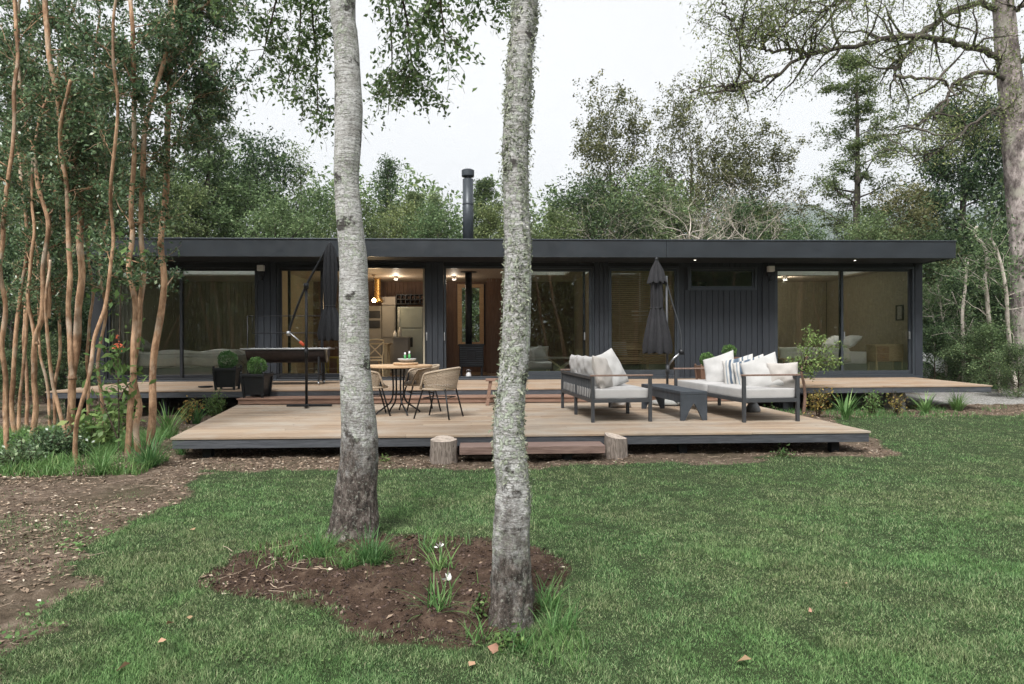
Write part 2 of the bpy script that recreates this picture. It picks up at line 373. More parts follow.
# ================================================================== GROUND
def poly_px(pts): return np.array([PZ(x, y, 0)[:2] for x, y in pts])
def inpoly(P, x, y):
    c = np.zeros(x.shape, bool); n = len(P)
    for i in range(n):
        x1, y1 = P[i]; x2, y2 = P[(i+1) % n]
        if y1 == y2: continue
        c ^= ((y1 > y) != (y2 > y)) & (x < (x2-x1)*(y-y1)/(y2-y1)+x1)
    return c
BED = poly_px([(200,583),(225,560),(262,545),(300,534),(352,527),(410,540),(470,546),(520,546),(556,556),(568,578),(552,610),(520,642),(470,655),(400,648),(345,632),(300,612),(235,608)])
LEFTD = np.vstack([poly_px([(262,463),(205,470),(188,490),(150,520),(100,556),(62,596),(45,640),(20,684)]), [(-3., 1.), (-40, -5), (-40, 40), (-4.5, 40), (-4.2, 9.)]])
def soil_mask(x, y):
    wx = x+(fbm(x*1.6, y*1.6, 0, 3)-.5)*.7+(vn(x*7, y*7, 0, 9)-.5)*.16; wy = y+(fbm(x*1.6, y*1.6, 5, 4)-.5)*.7+(vn(x*7, y*7, 5, 9)-.5)*.16
    bed = inpoly(BED, x+(wx-x)*.55, y+(wy-y)*.55)
    left = inpoly(LEFTD, wx, wy)
    yy = np.interp(x, [-4, -1, 2, 4.2, 5.0, 5.5, 6.2, 30], [7.35, 7.55, 7.65, 7.85, 8.0, 9.2, 11.9, 13.0])
    back = wy > yy
    return bed.astype(float), left.astype(float), back.astype(float)
def ground_h(x, y):
    bed, left, back = soil_mask(x, y)
    s = np.maximum(np.maximum(bed, left*.6), back*.6)
    h = (fbm(x*.7, y*.7, 0, 21)-.5)*.05 + s*((fbm(x*5, y*5, 1, 22)-.5)*.065+(fbm(x*15, y*15, 1, 23)-.5)*.075)
    d = np.hypot(x+.35, y-4.0); h = h+.03*np.exp(-(d/.9)**2)
    return h*np.clip((40-np.hypot(x, y-8))/10, 0, 1)
gx = np.concatenate([[-4000, -1500, -700, -300, -120, -60, -35, -22, -16], np.arange(-12.5, -3, .06), np.arange(-3, 1.6, .028), np.arange(1.6, 14.5, .06), [17, 22, 35, 60, 120, 300, 700, 1500, 4000]])
gy = np.concatenate([[-4000, -700, -300, -100, -40, -20, -8, -2], np.arange(.6, 2.6, .06), np.arange(2.6, 6, .028), np.arange(6, 15, .06), [16, 18, 20, 24, 32, 45, 70, 140, 300, 700, 1500, 4000]])
GX, GY = np.meshgrid(gx, gy); fx, fy = GX.ravel(), GY.ravel()
bed, left, back = soil_mask(fx, fy)
V = np.stack([fx, fy, ground_h(fx, fy)], 1)
nx, ny = len(gx), len(gy)
I = (np.arange(ny-1)[:, None]*nx+np.arange(nx-1)[None, :]).ravel()
me = np_mesh('ground', V, np.stack([I, I+1, I+nx+1, I+nx], 1), 4)
grav = ((fx > 7.8+(fbm(fx, fy, 2, 5)-.5)*2) & (fy > 14.2+(fbm(fx*2, fy*2, 2, 6)-.5)*.5) & (fy < 18.3+(fbm(fx*2, fy*2, 2, 7)-.5)*1.5) & (fx < 40)).astype(float)
at = me.color_attributes.new('zones', 'FLOAT_COLOR', 'POINT')
at.data.foreach_set('color', np.stack([bed, np.maximum(left, back), grav, np.ones(len(fx))], 1).astype(np.float32).ravel())
m = NT('ground_cover'); a = m.n('ShaderNodeVertexColor'); a.layer_name = 'zones'; sp = m.n('ShaderNodeSeparateColor'); m.l(a.outputs['Color'], sp.inputs[0])
v = m.vec()
n1 = m.noise(9, 8, v, .75); n2 = m.noise(60, 4, v, .7); n3 = m.noise(1.3, 4, v)
thatch = m.ramp(n1, [(.3, (.020, .034, .013)), (.7, (.058, .080, .034))])
bedc = m.ramp(n1, [(.3, (.028, .018, .012)), (.52, (.078, .050, .035)), (.72, (.155, .108, .078))])
dirt = m.ramp(n1, [(.3, (.055, .038, .028)), (.52, (.16, .118, .088)), (.70, (.32, .25, .195))])
dirt = m.mix(m.ramp(n3, [(.4, 0.), (.65, .6)]), dirt, (.055, .05, .026))
vor = m.n('ShaderNodeTexVoronoi'); vor.inputs['Scale'].default_value = 28; m.l(v, vor.inputs['Vector'])
gravc = m.mix(m.ramp(vor.outputs['Distance'], [(.1, 0.), (.7, .7)]), m.ramp(m.noise(30, 3, v), [(.3, (.30, .29, .27)), (.7, (.55, .54, .51))]), (.12, .11, .10))
c = m.mix(sp.outputs[1], thatch, dirt); c = m.mix(sp.outputs[0], c, bedc); c = m.mix(sp.outputs[2], c, gravc)
m.pr(c, .95, 0, m.bump(m.math('ADD', n2, n1), .9, .025), .15)
link('ground', me, m.m, None, True); tag(bpy.data.objects['ground'], kind='structure')

# ------------------------------------------------------------------ lawn: real blades
def blades(N, x, y, z, hgt, wid, lean, seed=0, segs=2):
    r = np.random.default_rng(seed)
    th = r.uniform(0, 2*PI, N); la = r.uniform(0, 2*PI, N)
    dx, dy = np.cos(th)*wid/2, np.sin(th)*wid/2
    lx, ly = np.cos(la)*lean*hgt, np.sin(la)*lean*hgt
    zz = hgt*np.sqrt(np.clip(1-lean**2*.5, .2, 1))
    o = np.zeros(N)
    V = np.stack([np.stack([x-dx, y-dy, z], 1), np.stack([x+dx, y+dy, z], 1),
                  np.stack([x+lx*.38+dx*.8, y+ly*.38+dy*.8, z+zz*.6], 1), np.stack([x+lx*.38-dx*.8, y+ly*.38-dy*.8, z+zz*.6], 1),
                  np.stack([x+lx+dx*.12, y+ly+dy*.12, z+zz], 1), np.stack([x+lx-dx*.12, y+ly-dy*.12, z+zz], 1)], 1).reshape(-1, 3)
    b = np.arange(N)[:, None]*6
    F = np.concatenate([b+np.array([0, 1, 2, 3]), b+np.array([3, 2, 4, 5])], 0)
    return V, F
N0 = 1250000
dd = rng.uniform(2.2, 13.6, N0)**1.0
aa = rng.uniform(-1.0, 1.35, N0)+rng.choice([0, .25], N0)*(dd < 5)
px = aa*dd*1.0; py = dd
x = px+dd*.046; y = py
keep = rng.uniform(0, 1, N0) < np.clip(1.25-.085*dd, .18, 1)*(dd/13.6)**.35
# more samples where the lawn is close
N1 = 420000; d1 = 2.2+5.5*(1-np.sqrt(rng.uniform(0, 1, N1))); a1 = rng.uniform(-.9, .9, N1)
x = np.concatenate([x[keep], a1*d1+d1*.046]); y = np.concatenate([y[keep], d1])
jx, jy = rng.normal(size=(2, len(x)))*np.array([[.055], [.06]])
b_, l_, k_ = soil_mask(x+jx, y+jy)
soil = np.maximum(np.maximum(b_, l_), k_)
u = rng.uniform(0, 1, len(x))
patch = fbm(x*1.3, y*1.3, 0, 31)
ok = (soil < .5) & (u < .55+.9*patch) & ~((y > 8.1) & (x > -4.5) & (x < 4.85))
ok |= (soil >= .5) & (b_ < .5) & (u < .5*np.clip(fbm(x*1.1, y*1.1, 3, 33)-.54, 0, 1)*3) & (y < 7.9)
x, y = x[ok], y[ok]
far = np.clip((y-3)/9, 0, 1)
tall = fbm(x*.9, y*.9, 2, 35)
hg = rng.uniform(.009, .027, len(x))*(.6+.6*tall)*(.45+1.25*vn(x*8, y*8, 0, 36))
V, F = blades(len(x), x, y, ground_h(x, y)-.004, hg, rng.uniform(.0020, .0042, len(x))*(1+far*1.3), rng.uniform(.1, 1.0, len(x)), 3)
o = link('lawn_grass', np_mesh('lawn_grass', V, F, 4), M['grass']); tag(o, 'short mown green lawn spreading in front of the timber decks', 'lawn', kind='stuff')

# ------------------------------------------------------------------ litter of dry leaves, bark and twigs on the bare soil
def leafquads(C, size, seed, flat=0., asp=.42, fold=.15, updir=None):
    """one folded leaf per centre: base, two sides, tip"""
    r = np.random.default_rng(seed); N = len(C)
    d = r.normal(size=(N, 3)); d[:, 2] *= (1-flat)
    if updir is not None: d = d*.6+updir
    d /= np.linalg.norm(d, axis=1)[:, None]+1e-9
    n = r.normal(size=(N, 3)); n[:, 2] = np.abs(n[:, 2])*(1+3*flat)+.6
    s = np.cross(d, n); s /= np.linalg.norm(s, axis=1)[:, None]+1e-9; nn = np.cross(s, d)
    L = (size*r.uniform(.65, 1.3, N))[:, None]
    V = np.stack([C-d*L*.5, C+s*L*asp*.5+nn*L*fold, C+d*L*.5, C-s*L*asp*.5+nn*L*fold*r.uniform(-.3, 1, (N, 1))], 1).reshape(-1, 3)
    return V, np.arange(N)[:, None]*4+np.arange(4)
NL = 200000
x = np.concatenate([rng.uniform(-9, 0, NL//2), rng.uniform(-5, 12, NL//2)]); y = np.concatenate([rng.uniform(2.3, 12.5, NL//2), rng.uniform(6.9, 14.2, NL//2)])
b_, l_, k_ = soil_mask(x, y); ok = (np.maximum(l_, k_) > .5) & (rng.uniform(0, 1, NL) < np.clip(fbm(x*1.4, y*1.4, 1, 41)*2.4-.5, .10, 1))
xb = rng.uniform(-2.6, 1., 5000); yb = rng.uniform(2.8, 5.6, 5000); bb = soil_mask(xb, yb)[0]; kb = (bb > .5) & (rng.uniform(0, 1, 5000) < .18+.6*(xb < -1.1))
x = np.concatenate([x[ok], xb[kb]]); y = np.concatenate([y[ok], yb[kb]])
V, F = leafquads(np.stack([x, y, ground_h(x, y)+.006], 1), rng.uniform(.013, .046, len(x)), 5, .90, .4, .12)
o = link('leaf_litter', np_mesh('leaf_litter', V, F, 4), M['lf_litter']); tag(o, 'dry brown leaves and bark chips scattered over the bare soil', 'leaf litter', kind='stuff')
n_ = 42000; xb = rng.uniform(-2.6, 1., n_); yb = rng.uniform(2.8, 5.6, n_); kb = (soil_mask(xb, yb)[0] > .5) & (rng.uniform(0, 1, n_) < .25+.9*fbm(xb*2, yb*2, 0, 43)); xb, yb = xb[kb], yb[kb]
V, F = leafquads(np.stack([xb, yb, ground_h(xb, yb)+.004], 1), rng.uniform(.005, .020, len(xb))*rng.choice([.6, 1, 1.5], len(xb)), 15, .6, .6, .2)
o = link('bark_mulch', np_mesh('bark_mulch', V, F, 4), M['lf_chips']); tag(o, 'dark crumbly mulch in the bed round both birches', 'mulch', kind='stuff')
mb = MB()
for i in range(420):
    x0 = random.uniform(-7, -1.6); y0 = random.uniform(2.6, 8.2)
    if i > 300: x0 = random.uniform(-4, 5.5); y0 = random.uniform(7.4, 8.1)
    if i > 370: x0 = random.uniform(-2, -.9); y0 = random.uniform(3.4, 4.9)
    if soil_mask(np.array([x0]), np.array([y0]))[0][0]+soil_mask(np.array([x0]), np.array([y0]))[1][0]+soil_mask(np.array([x0]), np.array([y0]))[2][0] < .5: continue
    a = random.uniform(0, PI); L = random.uniform(.04, .22)
    P = [(x0+math.cos(a)*L*t+random.uniform(-.012, .012), y0+math.sin(a)*L*t+random.uniform(-.012, .012), float(ground_h(np.array([x0]), np.array([y0]))[0])+.012+random.uniform(0, .012)) for t in (0, .35, .7, 1)]
    mb.tube(P, random.uniform(.0010, .0026), 4)
o = mb.build('dry_twigs', simple('dry_twig_wood', (.36, .28, .21), .9, .4, 5)); tag(o, 'thin dry sticks lying over the bare soil', 'twigs', kind='stuff')

n_ = 60000; xw = rng.uniform(-5, 9, n_); yw = rng.uniform(2.5, 9, n_); kw = (np.maximum.reduce(soil_mask(xw, yw)) < .5) & (fbm(xw*2.3, yw*2.3, 0, 47) > .57) & (yw < 8.)
xw, yw = xw[kw], yw[kw]; V, F = leafquads(np.stack([xw, yw, ground_h(xw, yw)+rng.uniform(.008, .024, len(xw))], 1), rng.uniform(.007, .016, len(xw)), 19, .55, .85, .1)
o = link('clover', np_mesh('clover', V, F, 4), M['lf_shrub']); tag(o, 'small round clover leaves in patches through the lawn', 'clover', kind='stuff')
# distant hill
hx = np.linspace(190, 700, 90); hy = np.linspace(520, 760, 24)
HX, HY = np.meshgrid(hx, hy)
t_ = (HY-520)/240
HZ = np.sin(np.clip(t_, 0, 1)*PI)**.7*(95+50*fbm(HX/90, HY/400, 0, 51)+10*fbm(HX/14, HY/14, 0, 52))*np.clip((HX-190)/90, 0, 1)**.6-6
I = (np.arange(23)[:, None]*90+np.arange(89)[None, :]).ravel()
o = link('hills', np_mesh('hills', np.stack([HX.ravel(), HY.ravel(), HZ.ravel()], 1)*3.2, np.stack([I, I+1, I+91, I+90], 1), 4), simple('wooded_hillside', (.05, .075, .045), .95, .4, .05, 0, 0), None, True)
tag(o, kind='structure')

# ================================================================== CABIN
YW = 16.0; YB = 20.3
XL = -8.86; XR = XY(922, YW); ZF = .5; ZC = 3.17; ZH = 3.14; ZS = 3.25
W = lambda p: XY(p, YW)
cabin = thing('cabin', 'long low charcoal cabin with a flat roof and sliding glass walls', 'house', (1, 16, 0))
OC = (1, 16, 0)
def hb(name, m, *boxes, parent=cabin, bevel=0, smooth=False, o=OC):
    b = MB(o)
    for p, q in boxes: b.box(p, q)
    return b.build(name, m, parent, smooth, bevel)
hb('floor', M['intfloor'], ((XL+.15, YW, .34), (XR-.15, YB, .5)))
ADDED_SKYL = [(-8.2, -5.2), (.8, 2.3), (2.7, 4.2), (7.0, 10.1)]; SY0, SY1 = 16.3, 18.5  # unseen roof openings, added to bring daylight into the dim rooms
def holed(x0, x1, y0, y1, z0, z1):
    q = [((x0, y0, z0), (x1, SY0, z1)), ((x0, SY1, z0), (x1, y1, z1))]; xs = [x0]+[v for s in ADDED_SKYL for v in s]+[x1]
    return q+[((xs[i], SY0, z0), (xs[i+1], SY1, z1)) for i in range(0, len(xs), 2)]
hb('ceiling', M['ceil'], *holed(XL+.15, XR-.15, YW+.14, YB, ZC, ZC+.03))
roof = hb('roof', M['fascia'], *holed(XL, XR+.02, 14.93, YB+.55, ZS+.04, 3.60))
for s0, s1 in ADDED_SKYL:
    sk = hb('added_skylight', M['whitepaint'], ((s0+.001, SY0+.001, ZC+.031), (s0+.02, SY1-.001, 3.66)), ((s1-.02, SY0+.001, ZC+.031), (s1-.001, SY1-.001, 3.66)), ((s0+.021, SY0+.001, ZC+.031), (s1-.021, SY0+.02, 3.66)), ((s0+.021, SY1-.02, ZC+.031), (s1-.021, SY1-.001, 3.66)), parent=roof)
    hb('pane', M['glass'], ((s0+.021, SY0+.021, 3.64), (s1-.021, SY1-.021, 3.65)), parent=cabin)
xj = XY(667, 14.85)
hb('fascia', M['fascia'], ((XL-.02, 14.87, ZS-.02), (xj-.003, 14.925, 3.60)), ((xj+.003, 14.87, ZS-.02), (XR+.04, 14.925, 3.60)),
   ((XR+.023, 14.93, ZS-.02), (XR+.04, YB+.5, 3.60)), ((XL-.02, 14.93, ZS-.02), (XL-.003, YB+.5, 3.60)), bevel=.004)
hb('drip_edge', M['frame'], ((XL-.035, 14.85, 3.603), (XR+.055, 15.02, 3.628)), bevel=.003)
mb = MB(OC)
yy = 14.93
while yy < YW+.0:
    mb.box((XL, yy, ZS), (XR+.02, min(yy+.118, YW), ZS+.035)); yy += .123
mb.build('soffit', M['soffit'], cabin)
flue = MB(OC).lathe([(.135, 0), (.135, 1.90)], (XY(468.5, 17.3), 17.3, 3.6), 24).build('flue_pipe', M['frame'], cabin, True)
MB(OC).lathe([(.15, 0), (.16, .02), (.16, .16), (.10, .19)], (XY(468.5, 17.3), 17.3, 5.56), 24).build('cap', M['frame'], flue)
MB(OC).lathe([(.145, 0), (.145, .03)], (XY(468.5, 17.3), 17.3, 4.85), 24).build('collar', M['frame'], flue)
MB(OC).lathe([(.09, 0), (.09, .09)], (XY(468.5, 17.3), 17.3, 5.49), 16).build('neck', M['blackmetal'], flue)
# walls -----------------------------------------------------------------
def cladding(x0, x1, z0, z1, y=YW, bw=.128, name='cladding', holes=(), th=.03):
    """upright boards with shadow gaps over a dark backing"""
    mb = MB(OC); n = max(1, round((x1-x0)/bw)); w = (x1-x0)/n
    for i in range(n):
        a, b = x0+i*w, x0+(i+1)*w-.012; segs = [(z0, z1)]
        for hx0, hx1, hz0, hz1 in holes:
            if b > hx0 and a < hx1: segs = [(z0, hz0), (hz1, z1)]
        j = random.uniform(0, .002)
        for s0, s1 in segs: mb.box((a, y-j, s0), (b, y+th, s1))
    return mb.build(name, M['clad'], cabin, bevel=.002)
def backing(x0, x1, z0=ZF, z1=ZS, y0=YW+.03, y1=YW+.15): return (x0, y0, z0), (x1, y1, z1)
hwx0, hwx1, hwz0, hwz1 = W(688), W(757), ZY(700, 290, YW), ZY(700, 267, YW)
for q_ in (backing(W(258), W(277)), backing(W(427.5), W(443.5)), backing(W(595), W(608)), backing(W(679), hwx0-.001), backing(hwx1+.001, W(774)), backing(hwx0, hwx1, ZF, hwz0), backing(hwx0, hwx1, hwz1, ZS)): hb('wall', M['soffit'], q_)
for q_ in (((XL, YW+.01, ZH+.02), (W(258), YW+.15, ZS-.002)), ((W(277), YW+.01, ZH+.02), (W(427), YW+.15, ZS-.002)),   ((W(444), YW+.01, ZH+.02), (W(595), YW+.15, ZS-.002)), ((W(608), YW+.01, ZH+.02), (W(679), YW+.15, ZS-.002)), ((W(774), YW+.01, ZH+.02), (XR, YW+.15, ZS-.002))): hb('header', M['soffit'], q_)
cladding(W(258), W(277), ZF, ZS-.003)
cladding(W(427), W(444), ZF, ZS-.003, YW-.06)
cladding(W(594.5), W(608.5), ZF, ZS-.003, YW-.06)
cladding(W(679), W(774.5), ZF, ZS-.003, YW, .137, holes=((hwx0, hwx1, hwz0, hwz1),))
cladding(W(762), W(774.8), ZF+.001, ZS-.004, YW-.05, .13)
hb('corner_post', M['clad'], ((W(914.5), YW-.03, ZF), (XR, YW+.15, ZS-.003)), bevel=.006)
hb('corner_post', M['soffit'], ((XL, YW-.03, ZF), (W(105), YW+.15, ZS-.003)), bevel=.006)
hb('sill', M['frame'], ((XL, YW-.045, ZF-.03), (XR, YW+.001, ZF+.035)), bevel=.004)
# side and back walls
bwx0, bwx1 = XY(457.5, YB-.1), XY(484, YB-.1); bwz0, bwz1 = 1.30, ZY(470, 284, YB-.1)
for x0_, x1_ in ((XL, XL+.12), (XR-.12, XR)): hb('side_wall', M['clad'], ((x0_, YW+.15, .3), (x1_, YB+.12, ZS-.003)))
hb('back_wall', M['clad'], ((XL+.12, YB, .3), (bwx0, YB+.12, ZS-.003)), ((bwx1, YB, .3), (XR-.12, YB+.12, ZS-.003)), ((bwx0, YB, .3), (bwx1, YB+.12, bwz0)), ((bwx0, YB, bwz1), (bwx1, YB+.12, ZS-.003)))
# interior linings
def boards(name, m, p, q, ax, bw=.12, skip=None):
    mb = MB(OC); lo, hi = p[ax], q[ax]; n = max(1, round((hi-lo)/bw)); w = (hi-lo)/n
    for i in range(n):
        a = list(p); b = list(q); a[ax] = lo+i*w; b[ax] = lo+(i+1)*w-.006
        if skip and b[ax] > skip[0] and a[ax] < skip[1]:
            mb.box((a[0], a[1], a[2]), (b[0], b[1], skip[2])); mb.box((a[0], a[1], skip[3]), (b[0], b[1], b[2]))
        else: mb.box(a, b)
    return mb.build(name, m, cabin)
XP1 = W(266); XP2 = W(601); XP3 = W(683); XP4 = W(768)
boards('bedroom_wall', M['palewall'], (XL+.15, YB-.04, ZF), (XP1-.05, YB-.003, ZC), 0)
boards('bedroom_wall', M['palewall'], (XL+.123, YW+.16, ZF), (XL+.15, YB-.05, ZC), 1)
boards('living_wall', M['intwood'], (XP1+.05, YB-.04, ZF), (XP2-.05, YB-.003, ZC), 0, .12, (bwx0, bwx1, bwz0, bwz1))
boards('study_wall', M['intwood'], (XP2+.05, YB-.04, ZF), (XP3-.05, YB-.003, ZC), 0)
boards('bedroom_wall', M['palewall'], (XP4+.05, YB-.04, ZF), (XR-.15, YB-.003, ZC), 0)
boards('bedroom_wall', M['palewall'], (XR-.15, YW+.16, ZF), (XR-.123, YB-.05, ZC), 1)
for q_ in (((XP1-.05, YW+.16, ZF), (XP1+.05, YB, ZC)), ((XP2-.05, YW+.16, ZF), (XP2+.05, YB, ZC)), ((XP3-.05, YW+.16, ZF), (XP3+.05, YB, ZC)), ((XP4-.05, YW+.16, ZF), (XP4+.05, YB, ZC))): hb('partition', M['palewall'], q_)
# brown boarded wall to the right of the stove, end of the living room side
boards('living_wall', M['intwood'], (XY(487, 19.2), 19.2, ZF), (XY(506, 19.2), 19.26, ZC), 0)
# windows ------------------------------------------------------------------
def sash(x0, x1, z0, z1, y, m, w=.055, d=.045, bottom=None, parent=cabin, name='sash'):
    b = bottom or w
    s = hb(name, m, ((x0, y, z0), (x0+w, y+d, z1)), ((x1-w, y, z0), (x1, y+d, z1)), ((x0+w, y, z0), (x1-w, y+d, z0+b)), ((x0+w, y, z1-w), (x1-w, y+d, z1)), parent=parent, bevel=.003)
    hb('pane', M['glass'], ((x0+w, y+d*.4, z0+b), (x1-w, y+d*.4+.01, z1-w)), parent=s)
    return s
def outer(x0, x1, z0, z1, m, w=.05, y0=YW-.012, y1=YW+.13):
    return hb('window_frame', m, ((x0, y0, z0), (x0+w, y1, z1)), ((x1-w, y0, z0), (x1, y1, z1)), ((x0+w, y0, z1-w), (x1-w, y1, z1)), ((x0+w, y0, z0), (x1-w, y1, z0+.04)), bevel=.003)
outer(W(105), W(258), ZF+.037, ZH+.018, M['darkframe'])
sash(W(107), W(182), ZF+.08, ZH-.033, YW+.02, M['darkframe'], .06, bottom=.07)
sash(W(179), W(256.5), ZF+.08, ZH-.033, YW+.07, M['darkframe'], .06, bottom=.07)
outer(W(277), W(427), ZF+.037, ZH+.018, M['darkframe'])
sash(W(279), W(323), ZF+.08, ZH-.033, YW+.02, M['darkframe'], .06, bottom=.08)
sash(W(287), W(366), ZF+.08, ZH-.033, YW+.07, M['darkframe'], .06, bottom=.08)
outer(W(444), W(594.5), ZF+.037, ZH+.018, M['frame'])
s_ = sash(W(513), W(592.3), ZF+.08, ZH-.033, YW+.02, M['frame'], .07, bottom=.11)
sash(W(520), W(586), ZF+.08, ZH-.033, YW+.07, M['frame'], .06, bottom=.11)
outer(W(608.5), W(679), ZF+.037, ZH+.018, M['frame'])
sash(W(610), W(677.5), ZF+.08, ZH-.033, YW+.04, M['frame'], .05, bottom=.13)
outer(hwx0-.0, hwx1, hwz0, hwz1, M['frame'], .055, YW-.02, YW+.12)
sash(hwx0+.05, hwx1-.05, hwz0+.045, hwz1-.05, YW+.03, M['frame'], .05)
outer(W(774.8), W(914.5), ZF+.037, ZH+.018, M['frame'])
sash(W(776), W(844), ZF+.08, ZH-.033, YW+.02, M['frame'], .055, bottom=.085)
sash(W(841), W(912.8), ZF+.08, ZH-.033, YW+.07, M['frame'], .055, bottom=.085)
f_ = hb('window_frame', M['tablewood'], ((bwx0, YB-.06, bwz0), (bwx0+.13, YB+.13, bwz1)), ((bwx1-.13, YB-.06, bwz0), (bwx1, YB+.13, bwz1)), ((bwx0+.13, YB-.06, bwz1-.1), (bwx1-.13, YB+.13, bwz1)), ((bwx0+.13, YB-.06, bwz0), (bwx1-.13, YB+.13, bwz0+.08)), bevel=.004)
hb('pane', M['glass'], ((bwx0+.13, YB+.05, bwz0+.08), (bwx1-.13, YB+.06, bwz1-.1)), parent=f_)
# handles
for p_, y_ in ((427.0, YW-.04), (444.6, YW-.04), (584.5, YW-.01), (844, YW+.0), (910.5, YW+.05)):
    hb('door_handle', M['steel'], ((W(p_)-.012, y_-.03, 1.42), (W(p_)+.012, y_+.02, 1.60)), bevel=.004)
# timber door reveal
hb('door_reveal', M['palewall'], ((W(422.5), YW+.16, ZF), (W(426), YW+.9, ZC)))
# wooden venetian blind
mb = MB(OC); z = .86
while z < 3.03:
    mb.bar((W(611.5), YW+.17, z), (W(676), YW+.17, z), .040, .004, (0, 1.1, 1)); z += .047
bl = mb.build('blind', M['blind'], cabin)
mb = MB(OC)
for p_ in (621, 644, 667): mb.box((W(p_)-.004, YW+.143, .86), (W(p_)+.004, YW+.149, 3.05))
mb.build('ladder_cord', M['palewall'], bl)
hb('headrail', M['blind'], ((W(611.5), YW+.145, 3.03), (W(676), YW+.2, 3.08)), parent=bl)
# curtain at the far left pane
mb = MB(OC); P = []
xa, xb_ = W(107), W(131)
n = 60; V = []
for i in range(n+1):
    t = i/n; x_ = xa+(xb_-xa)*t; y_ = YW+.22+.03*math.sin(t*34)+.01*math.sin(t*71)
    V += [(x_, y_, ZF+.04), (x_, y_, ZC-.03), ]
mb.add(V, [(2*i, 2*i+2, 2*i+3, 2*i+1) for i in range(n)])
o = mb.build('curtain', M['linen'], cabin, True); so = o.modifiers.new('s', 'SOLIDIFY'); so.thickness = .006
# exterior spot lights, soffit lights
for p_ in (263.5, 768):
    l_ = hb('wall_light', M['blackmetal'], ((W(p_)-.06, YW-.14, 2.92), (W(p_)+.06, YW-.052, 3.02)), bevel=.004)
    hb('lamp_head', M['whitepaint'], ((W(p_)-.07, YW-.24, 3.02), (W(p_)+.07, YW-.10, 3.15)), parent=l_, bevel=.01)
    MB(OC).lathe([(.045, 0), (.045, .12)], (W(p_), YW-.19, 2.80), 14).build('sensor', M['blackmetal'], l_)
for p_ in (695, 855): 
    c_ = PY(p_, 259, 15.4)
    l_ = MB(OC).lathe([(.05, 0), (.05, .012)], (c_[0], 15.4, ZS-.012), 16).build('downlight', M['blackmetal'], cabin)
    MB(OC).lathe([(.024, 0), (.024, .004)], (c_[0], 15.4, ZS-.017), 14).build('bulb', M['spot'], l_)
# foundation piers
for x_ in np.linspace(-7.7, XR-2.3, 8):
    for y_ in (13.4, 16.3, 20.0): hb('pier', M['concrete'] if x_ > 7 else M['soffit'], ((x_-.14, y_-.14, -.1), (x_+.14, y_+.14, .335)), bevel=.01)

# ================================================================== DECKS
def deck(name, label, ol, z, y0, y1, xl, xr, m, bw=.116, gap=.010, fas=.105, cat='deck', loc=(0, 12, 0)):
    t = thing(name, label, cat, loc); r = random.Random(len(name)); mb = MB(loc); y = y0-.02
    while y < y1-.02:
        yb = min(y+bw, y1); a0, a1, c0, c1 = xl(y), xl(yb), xr(y), xr(yb)
        cuts = [0.]; L = c0-a0; s = r.uniform(.8, 4.2)
        while s < L-.6: cuts.append(s/L); s += r.choice((2.4, 3.2, 3.6, 4.2))
        cuts.append(1.)
        for i in range(len(cuts)-1):
            t0, t1 = cuts[i], cuts[i+1]; e = .0015; dz = r.uniform(-.0012, .0012)
            q = [(a0+L*t0+e, y), (a0+L*t1-e, y), (a1+(c1-a1)*t1-e, yb), (a1+(c1-a1)*t0+e, yb)]
            mb.prism(q, z-.026+dz, z+dz)
        y += bw+gap
    mb.build('deck_boards', m, t, bevel=.0025)
    f = MB(loc); f.bar((xl(y0)+.02, y0+.012, z-.028-fas/2), (xr(y0)-.02, y0+.012, z-.028-fas/2), .04, fas)
    f.bar((xl(y0)+.03, y0+.033, z-.028-fas/2), (xl(y1)+.03, y1, z-.028-fas/2), .04, fas)
    f.bar((xr(y0)-.03, y0+.033, z-.028-fas/2), (xr(y1)-.03, y1, z-.028-fas/2), .04, fas)
    f.build('fascia_board', M['deckedge'], t, bevel=.003)
    j = MB(loc); x = xl(y0)+.45
    while x < xr(y0)-.2:
        j.box((x, y0+.035, z-.028-fas), (x+.045, y1-.02, z-.0275)); x += .55
    j.build('joists', M['soffit'], t)
    nx = int((xr(y0)-xl(y0))/1.9)+1
    for i in range(nx):
        x = xl(y0)+.35+(xr(y0)-xl(y0)-.7-(2. if z > .4 else 0))*i/(nx-1)
        for yy in ((y0+.22, y1-.6) if y1-y0 > 2 else (y0+.3,)):
            MB(loc).box((x-.05, yy-.05, -.12), (x+.05, yy+.05, z-.028-fas)).build('post', M['soffit'], t)
    return t
deck('terrace_deck', 'long narrow upper timber terrace running along the cabin windows', 0, .5, 12.95, YW-.05, lambda y: -8.0, lambda y: XY(992, 12.95)+(y-12.95)*.13, M['deck2'], loc=(1, 14, 0))
deck('lower_deck', 'wide lower timber deck with sofas and round table, nearest the lawn', 0, .27, 8.2, 12.9, lambda y: -3.64-(y-8.2)*.17, lambda y: 4.79-(y-8.2)*.012, M['deck'], loc=(.5, 10, 0))
t = thing('terrace_step', 'long reddish timber step between the lower deck and upper terrace', 'step', (0, 12.6, .28))
MB((0, 12.6, .28)).box((-4.33, 12.40, .283), (4.74, 12.44, .361)).build('riser', M['redwood'], t, bevel=.004)
MB((0, 12.6, .28)).box((-4.35, 12.38, .362), (4.75, 12.92, .388)).build('tread', M['redwood'], t, bevel=.004)
xa, xb_ = PZ(459.5, 446.5, .185)[0], PZ(606.5, 446.5, .185)[0]
t = thing('plank_step', 'single thick weathered plank step at the front edge of the lower deck', 'step', ((xa+xb_)/2, 7.98, 0))
MB(((xa+xb_)/2, 7.98, 0)).box((xa, 7.80, .095), (xb_, 8.15, .185)).build('tread', M['plank'], t, bevel=.006)
